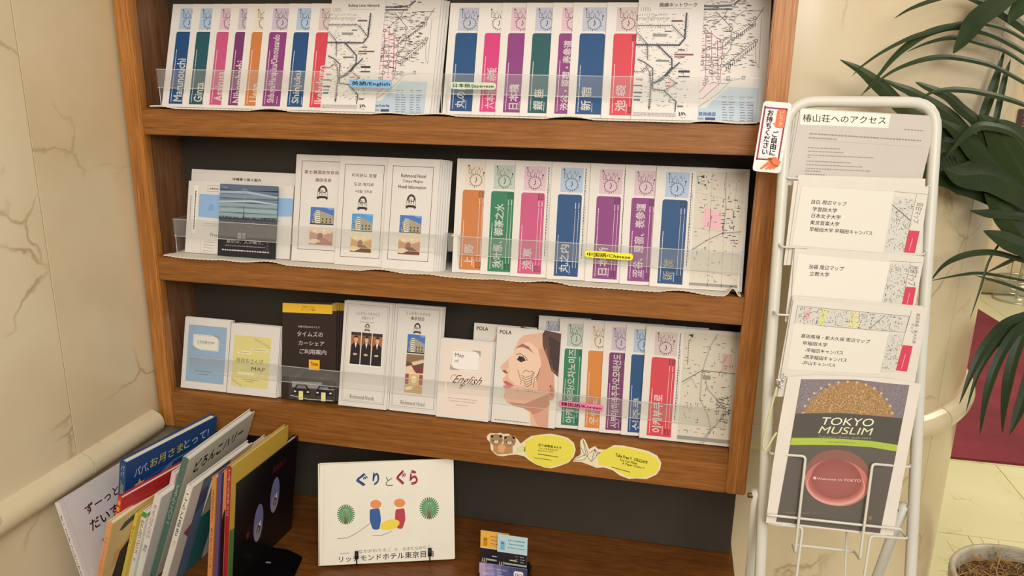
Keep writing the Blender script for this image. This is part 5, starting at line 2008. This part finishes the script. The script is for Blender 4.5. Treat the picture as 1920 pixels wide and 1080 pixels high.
# far left, leaning on the marble wall
a = Art(215, 212)
a.line([(9, 0), (9, 212)], .6, '#b5aca4', 1)
a.text(40, 32, 118, 50, 'ずーっと', '#5a1f28', .035, 0, 2, 3)
a.text(128, 32, 206, 50, 'ずーっと', '#5a1f28', .035, 0, 2, 3)
a.text(40, 62, 172, 82, 'だいすきだよ', '#5a1f28', .035, 0, 2, 3)
a.words(52, 108, 150, 4, '#8a847e', 12, 2)
a.words(52, 118, 120, 4, '#6a645e', 6, 2)
s = spine_art('ずーっとずっとだいすきだよ', '#2a2420', 8, 212, 25, 165)
picture_book('white picture book titled ずーっと ずっと だいすきだよ leaning on the marble wall', (110, 942), .785, -13, 3, .225, .0085, '#cfc6c2', '#ddd5ca', a, s)
a = Art(216, 268)
a.text(18, 22, 50, 42, 'パパ、', '#dfe8ee', .02, 0, 2, 2)
a.text(52, 20, 130, 40, 'お月さま', '#ddd87a', .02, 0, 2, 2)
a.text(132, 18, 196, 38, 'とって!', '#dfe8ee', .02, 0, 2, 2)
a.words(110, 50, 170, 2, '#8fa6bc', 10, 2)
a.add([(30 + (9 if k % 2 else 20) * .62 * math.cos(R_(36 * k - 90)), 62 + (9 if k % 2 else 20) * .62 * math.sin(R_(36 * k - 90))) for k in range(10)], '#d9bc54', 2)
a.add([(60, 70), (110, 48), (90, 90), (66, 110)], '#6e88a6', 1.5)
random.seed(3)
for i in range(9):
    a.add([(0, 60 + 18 * i), (216, 40 + 22 * i), (216, 43 + 22 * i), (0, 66 + 18 * i)], '#1b4a86' if i % 2 else '#2a5c98', 1)
s = spine_art('パパ、お月さまとって!', '#d9d478', 12, 268, 8, 150)
picture_book('navy picture book パパ、お月さまとって! with a gold star on its cover', (238, 868), .84, 12.5, 11, .216, .016, '#1d4478', '#1d4478', a, s)
a = Art(140, 236)
a.ring(110, 40, 26, 3, '#c98a50', 2)
a.ring(60, 60, 12, 2, '#c98a50', 2)
a.rect(0, 0, 8, 236, '#c02a2c', 1)
s = Art(10, 236)
for i in range(14):
    s.rr(2, 8 + i * 15, 8, 18 + i * 15, 2.6, '#e6a044', 1)
    s.line([(3, 20 + i * 15), (7, 22 + i * 15)], 1, '#7a1c20', 2)
picture_book('glossy red picture book with an orange patterned spine between navy and tan ones', (230, 935), .79, 19.5, 11, .19, .010, '#b3242a', '#c9382c', a, s)
a = Art(200, 240)
a.add([(20, 38), (30, 22), (60, 14), (70, 18), (52, 34), (28, 42)], '#454850', 2)
a.add([(34, 110), (60, 80), (90, 90), (80, 160), (50, 240), (20, 240)], '#2a2024', 2)
a.add([(20, 100), (40, 90), (60, 60), (66, 20), (80, 20), (80, 80), (40, 130), (18, 150)], '#d0a868', 1)
s = spine_art('かわいいかくれんぼう', '#b0603c', 10, 240, 40, 150, .0)
picture_book('tan picture book with a salmon spine left of the thin yellow one', (212, 982), .758, 19.5, 4, .20, .011, '#dcc080', '#d99a64', a, s)
s = spine_art('はらぺこ', '#4a4028', 8, 240, 35, 90, .02)
picture_book('thin yellow picture book spine beside the tan one', (260, 966), .744, 19.5, 4, .17, .0075, '#d8b840', '#dcc04c', None, s)
a = Art(180, 236)
a.rect(0, 0, 180, 14, '#58a048', 1)
s = Art(10, 236)
s.rect(0, 0, 10, 16, '#4f9a42', 1)
s.text(2, 24, 8, 130, '\n'.join('わたしのワンピース'), '#2a2a26', .03, 0, 2)
s.ell(5, 150, 2.2, 5, '#8fb8a4', 2, 8)
picture_book('white spine with a green top edge, わたしのワンピース, beside the yellow book', (277, 962), .744, 19.5, 4, .15, .0105, '#d9d6c6', '#dcd8ca', a, s)
a = Art(190, 256)
a.add([(40, 150), (52, 105), (80, 70), (86, 76), (84, 120), (58, 138)], '#2b2a33', 2)
a.words(60, 30, 92, 3, '#b04a58', 4, 2)
a.add([(0, 0), (190, 0), (190, 3), (0, 3)], '#c9c2b8', 1)
s = spine_art('きょうはなんのひ', '#d0605c', 12, 256, 25, 120, .01, ('瀬田', 140, 160, '#2a2622'))
picture_book('white picture book with a pink-lettered spine and a dark leaf shape on its cover', (303, 933), .775, 20.5, 4, .20, .014, '#d6d0ca', '#dcd6cc', a, s)
a = Art(160, 250)
a.words(10, 14, 60, 6, '#c07a84', 5, 1)
picture_book('pinkish white picture book corner peeping out behind the pink-lettered one', (331, 888), .80, 18, 4, .05, .010, '#ddd0cc', '#d8c0c0', a, None)
a = Art(214, 282)
a.rect(0, 0, 214, 282, '#cfcaba', 1)
a.text(26, 20, 186, 48, 'どろんこハリー', '#28241e', .05, 0, 2, 3)
s = Art(12, 282)
s.text(3, 60, 9, 150, '\n'.join('どろんこハリー'), '#c2ccc0', .0, 0, 1)
picture_book('tall white picture book titled どろんこハリー with a dark green spine', (355, 862), .84, 21, 1, .215, .013, '#cfcaba', '#4f6a5c', a, s)
a = Art(180, 240)
a.line([(2, 2), (178, 2)], .8, '#9a9484', 1)
a.rect(30, 0, 60, 240, '#57708c', 1)
a.rect(60, 0, 110, 240, '#256a6c', 1)
a.add([(30, 30), (52, 24), (60, 60), (34, 80)], '#3f4f74', 2)
a.add([(12, 110), (34, 96), (30, 130)], '#8c4a5c', 2)
s = spine_art('こんとあき', '#2a2622', 11, 240, 16, 110, .02, ('さ', 120, 134, '#c08a3c'))
picture_book('white spined picture book with blue and teal cover bands beside the dark green spine', (362, 914), .81, 21, 3, .178, .012, '#d6cfc2', '#d9d3c6', a, s)
a = Art(170, 235)
a.frame(4, 4, 166, 231, 1.4, '#3a342c', 1)
for x, y in ((30, 40), (50, 70), (26, 90), (44, 120), (30, 150)):
    a.add([(x, y), (x + 14, y - 8), (x + 20, y + 4), (x + 6, y + 12)], '#4a2c34', 2)
a.ell(26, 130, 4, 5, '#b04a3c', 2, 8)
picture_book('cream picture book with a thin black border and dark blots leaning steeply', (403, 893), .80, 23, 3, .17, .008, '#cfc5a8', '#cfc5a8', a, None)
s = spine_art('ぐるんぱのようちえん', '#6a3418', 9, 235, 25, 100, .02, ('西内みなみ', 115, 210, '#7a4426'))
picture_book('narrow orange spined book standing almost upright in front of the purple one', (407, 896), .80, 8.5, 4, .18, .010, '#d98a4c', '#dd9656', None, s)
picture_book('purple picture book between the two orange ones', (417, 888), .815, 8, 4, .19, .008, '#5d4a78', '#62507c', None, None)
a = Art(190, 240)
a.rect(0, 0, 190, 240, '#cf8440', 1)
picture_book('wide orange picture book between the purple and the red spined ones', (430, 884), .83, 8, 4, .19, .010, '#cf8440', '#c87c40', a, None)
a = Art(178, 262)
a.rect(0, 0, 178, 262, '#c2a03a', 1)
a.text(70, 40, 130, 66, 'だった', '#5a4818', .0, 0, 2)
a.add([(0, 130), (40, 140), (60, 200), (40, 262), (0, 262)], '#4c7a3c', 2)
s = spine_art('てぶくろをかいに', '#ecd8cc', 10, 262, 6, 100, .02)
picture_book('mustard yellow picture book with a red spine next to the black bookend', (435, 876), .84, 7.5, 4, .178, .009, '#c2a03a', '#a02430', a, s)

# ---- black bookend and black book
q = onz(520, 1035, ZC)
be = empty('bookend', (-.735, -.115, ZC))
tag(be, 'black metal bookend with a rounded top and flat base plate', 'bookend')
BM = M('#0f0d0d', .25, .2)
bo = np.array(be.location)
P4 = [onz(568, 1045, ZC + .001), onz(540, 1031, ZC + .001), onz(440, 1015, ZC + .001), onz(400, 1120, ZC + .001), onz(530, 1130, ZC + .001)]
L = round_poly([(p[0] - bo[0], p[1] - bo[1]) for p in P4], .006)
m = len(L)
V = [(x, y, .0004) for x, y in L] + [(x, y, .0018) for x, y in L]
mesh_obj('base_plate', V, [tuple(range(m))[::-1], tuple(range(m, 2 * m))] + [(i, (i + 1) % m, m + (i + 1) % m, m + i) for i in range(m)], BM, None, be)
# upright: a rounded plate across the books, slightly tipped like them
zt = .795
N0 = onz(441, 905, zt)
F0 = onz(512, 850, .815)
ny, fy = N0[1], F0[1]
xb = float(onz(446, 906, .80)[0]) - .222 * math.tan(R_(8)) - .0135
L = round_poly([(ny - .03, .001), (fy, .001), (fy, .212), (ny + .02, .212), (ny - .03, .17)], .022, 6)
L = [(a_ - bo[1], b_) for a_, b_ in L]
m = len(L)
xx = lambda z: xb - bo[0] + z * .13
V = [(xx(z), y, z) for y, z in L] + [(xx(z) + .0016, y, z) for y, z in L]
mesh_obj('upright', V, [tuple(range(m)), tuple(range(m, 2 * m))[::-1]] + [(i, m + i, m + (i + 1) % m, (i + 1) % m) for i in range(m)], BM, None, be)
o = box('label_plate', 0, .010, 0, .004, 0, .0006, M('#8a8884', .3), be)
q = onz(498, 1055, ZC + .002)
o.location = (q[0] - bo[0], q[1] - bo[1], .0018)
a = Art(190, 210)
for cu, cv, ru, rv in ((70, 122, 15, 40), (120, 92, 15, 38)):
    a.ell(cu, cv, ru, rv, '#6e6e96', 1, 20)
    a.ell(cu, cv + rv * .45, ru * .8, rv * .5, '#8f8b90', 1.5, 14)
    a.add([(cu + 2, cv + 4), (cu + 8, cv - 4), (cu + 6, cv + 12)], '#e2e0dc', 2)
    a.line([(cu - 4, cv + 18), (cu, cv + 6), (cu + 6, cv + 12), (cu + 3, cv + 24)], 2.4, '#1a1820', 3)
a.text(108, 26, 150, 40, 'おばけ', '#7c2232', .02, 0, 2)
a.ell(38, 128, 4, 7, '#6c1e30', 2, 8)
picture_book('black picture book with two pale oval shapes in front of the bookend', (446, 906), .80, 8, 4, .20, .010, '#141112', '#141112', a, None)

# ================================================================== potted palm
PX, PY, PR, PH = .946, .595, .18, .30
pt = empty('potted_palm', (PX, PY, 0))
tag(pt, 'dark green palm with long arching blades in a grey pot beside the column', 'plant')
prof2 = [(.12, 0), (.135, .004), (.165, .15), (.178, .27), (.18, .295), (.177, .302), (.168, .302), (.163, .295), (.163, .25), (.0, .25)]
V, F = [], []
n = 40
for i in range(n):
    t = 2 * math.pi * i / n
    for r, z in prof2:
        V.append((r * math.cos(t), r * math.sin(t), z))
m = len(prof2)
for i in range(n):
    for k in range(m - 1):
        F.append((i * m + k, ((i + 1) % n) * m + k, ((i + 1) % n) * m + k + 1, i * m + k + 1))
mesh_obj('planter', V, F, marble('pot_glaze', '#a89c88', '#c2b8a4', '#6e6450', 6, .4), parent=pt, smooth=True)
# coir on top of the soil
random.seed(23)
V, F, mi = [], [], []
for i in range(13):
    for k in range(24):
        r = .162 * i / 12
        t = 2 * math.pi * k / 24
        V.append((r * math.cos(t), r * math.sin(t), .262 + .02 * (1 - (i / 12) ** 2) + random.uniform(-.005, .005)))
for i in range(12):
    for k in range(24):
        F.append((i * 24 + k, (i + 1) * 24 + k, (i + 1) * 24 + (k + 1) % 24, i * 24 + (k + 1) % 24))
        mi.append(0)
for _ in range(1100):
    t = random.uniform(0, 6.28)
    r = .168 * math.sqrt(random.random())
    p = np.array([r * math.cos(t), r * math.sin(t), .268 + random.uniform(0, .02)])
    d = np.array([random.uniform(-1, 1), random.uniform(-1, 1), random.uniform(-.1, .45)])
    d /= np.linalg.norm(d)
    ln = random.uniform(.02, .07)
    sd = np.cross(d, [0, 0, 1])
    sd = sd / (np.linalg.norm(sd) + 1e-6) * random.uniform(.0004, .0009)
    bend = np.array([random.uniform(-.3, .3), random.uniform(-.3, .3), random.uniform(-.6, .0)]) * ln
    b = len(V)
    for s_ in range(4):
        q = p + d * ln * s_ / 3 + bend * (s_ / 3) ** 2
        q[2] = max(q[2], .262)
        V += [q - sd, q + sd]
    for s_ in range(3):
        F.append((b + 2 * s_, b + 2 * s_ + 2, b + 2 * s_ + 3, b + 2 * s_ + 1))
        mi.append(1 + (_ % 2))
o = mesh_obj('coir_fibre', V, F, [M('#4c3218', .9), M('#8a6230', .8), M('#b08a50', .8)], mi, pt)
o['kind'] = 'stuff'


def yy(px): return .055 + (px - 1575) * .0009


PT = np.array([PX, PY, 0])


def blade(pts, wpx, tipw=.05, dy=0, endw=.75, mat=LEAF, front=1.0):
    P = [ony(x, y, yy(x) + dy) - PT for x, y in pts]
    L_ = smooth_line(P, 6)
    n = len(L_)
    V, F = [], []
    for i, p in enumerate(L_):
        t = L_[min(i + 1, n - 1)] - L_[max(i - 1, 0)]
        t /= np.linalg.norm(t)
        v = (p + PT) - CAM
        dist = np.linalg.norm(v)
        # blade spreads sideways to its rib, facing up and towards the room
        side = np.cross(t, np.array([.15, -.93, .35]))
        side /= np.linalg.norm(side)
        s = i / (n - 1)
        prof = tipw + (1 - tipw) * min(1, (s / .4)) ** .8
        if s > .7:
            prof *= 1 - (1 - endw) * (s - .7) / .3
        w_ = wpx / FPX * dist * .5 * prof
        nn = np.cross(side, t)
        V += [p - side * w_, p + nn * w_ * .25, p + side * w_]
    for i in range(n - 1):
        b, c = 3 * i, 3 * i + 3
        F += [(b, c, c + 1, b + 1), (b + 1, c + 1, c + 2, b + 2)]
    return mesh_obj('leaf_blade', V, F, mat, parent=pt, smooth=False)


BL = [
    ([(1676, 35), (1706, 17), (1752, 0), (1800, -8), (1900, 0)], 7, 0),
    ([(1787, 100), (1807, 72), (1832, 36), (1873, 6), (1915, -25)], 30, -.03),
    ([(1800, -8), (1850, 8), (1900, 38), (1950, 75)], 20, 0),
    ([(1890, 46), (1905, 22), (1935, -8), (1960, -30)], 24, -.03),
    ([(1598, 142), (1615, 125), (1657, 96), (1707, 71), (1743, 60), (1790, 47), (1820, 43), (1855, 46), (1890, 57), (1930, 80)], 8, 0),
    ([(1614, 180), (1647, 142), (1673, 111), (1701, 86), (1740, 62), (1790, 50), (1834, 57), (1873, 71), (1925, 100)], 12, .01),
    ([(1615, 178), (1665, 139), (1707, 119), (1751, 108), (1790, 108), (1840, 117), (1873, 129), (1930, 160)], 9, 0),
    ([(1701, 97), (1735, 82), (1773, 72), (1801, 72), (1845, 83), (1884, 96), (1930, 125)], 8, .01),
    ([(1575, 112), (1609, 130), (1635, 150), (1662, 173), (1687, 198), (1715, 218), (1790, 250)], 27, .02),
    ([(1651, 147), (1679, 160), (1707, 172), (1734, 189), (1762, 205), (1790, 226), (1818, 260), (1840, 300), (1870, 340)], 24, .01),
    ([(1716, 154), (1734, 162), (1776, 181), (1804, 206), (1832, 230), (1850, 264), (1890, 320)], 20, 0),
    ([(1726, 185), (1751, 172), (1790, 168), (1832, 172), (1887, 185), (1930, 200)], 10, -.01),
    ([(1884, 92), (1870, 139), (1857, 180), (1843, 219), (1835, 250)], 15, .03),
    ([(1895, 111), (1884, 147), (1868, 222), (1862, 250)], 10, .03),
    ([(1700, 345), (1752, 325), (1790, 322), (1840, 335), (1890, 358), (1940, 390)], 74, .03),
    ([(1740, 262), (1790, 272), (1840, 298), (1890, 335), (1940, 370)], 52, .02),
    ([(1762, 225), (1800, 252), (1840, 290), (1885, 330), (1930, 370)], 40, 0),
    ([(1835, 215), (1865, 250), (1895, 300), (1930, 360)], 50, -.01),
    ([(1870, 225), (1895, 255), (1925, 300), (1950, 350)], 50, -.02),
    ([(1770, 318), (1800, 330), (1850, 330), (1900, 352), (1940, 380)], 52, -.01),
    ([(1770, 300), (1802, 262), (1826, 242), (1850, 236), (1900, 250), (1940, 290)], 14, -.03),
    ([(1818, 395), (1848, 400), (1884, 402), (1930, 408)], 15, -.01),
    ([(1846, 362), (1872, 392), (1902, 428), (1930, 465)], 40, 0),
    ([(1844, 433), (1878, 448), (1920, 466), (1950, 480)], 30, -.02),
    ([(1742, 530), (1768, 499), (1798, 482), (1833, 474), (1872, 475), (1930, 492)], 10, .0),
    ([(1742, 527), (1804, 515), (1848, 513), (1930, 528)], 5, .01),
    ([(1827, 516), (1878, 530), (1930, 548)], 5, .0),
    ([(1848, 512), (1893, 490), (1930, 474)], 6, .0),
    ([(1818, 600), (1836, 547), (1854, 490), (1875, 455)], 4, .0),
    ([(1799, 757), (1822, 697), (1846, 650), (1883, 608), (1930, 588)], 15, -.02),
    ([(1811, 772), (1832, 704), (1860, 655), (1900, 610), (1935, 600)], 10, .0),
    ([(1837, 815), (1849, 743), (1869, 680), (1902, 625), (1935, 600)], 16, -.02),
    ([(1879, 812), (1884, 752), (1895, 690), (1915, 632), (1940, 605)], 18, -.02),
    ([(1892, 816), (1908, 775), (1925, 720), (1945, 640)], 18, -.03),
    ([(1850, 660), (1885, 625), (1915, 608), (1950, 605)], 34, .01),
]
for pts, wp_, dy in BL:
    blade(pts, wp_, dy=dy)
SM = M('#4a5f2c', .4)
top = np.array([0, 0, .27])
for k, (px, py, y, r) in enumerate(((1958, 330, .46, .006), (1965, 60, .42, .005), (1965, 600, .50, .005), (1975, -80, .40, .006))):
    e = ony(px, py, y) - PT
    mid = (top + e) / 2 + np.array([-.03 + .03 * k, .05, .08])
    tube('stem', smooth_line([top + [.03 * k + .04, 0, 0], mid + [.16, 0, 0], e], 8), r, SM, pt, 8, .6)
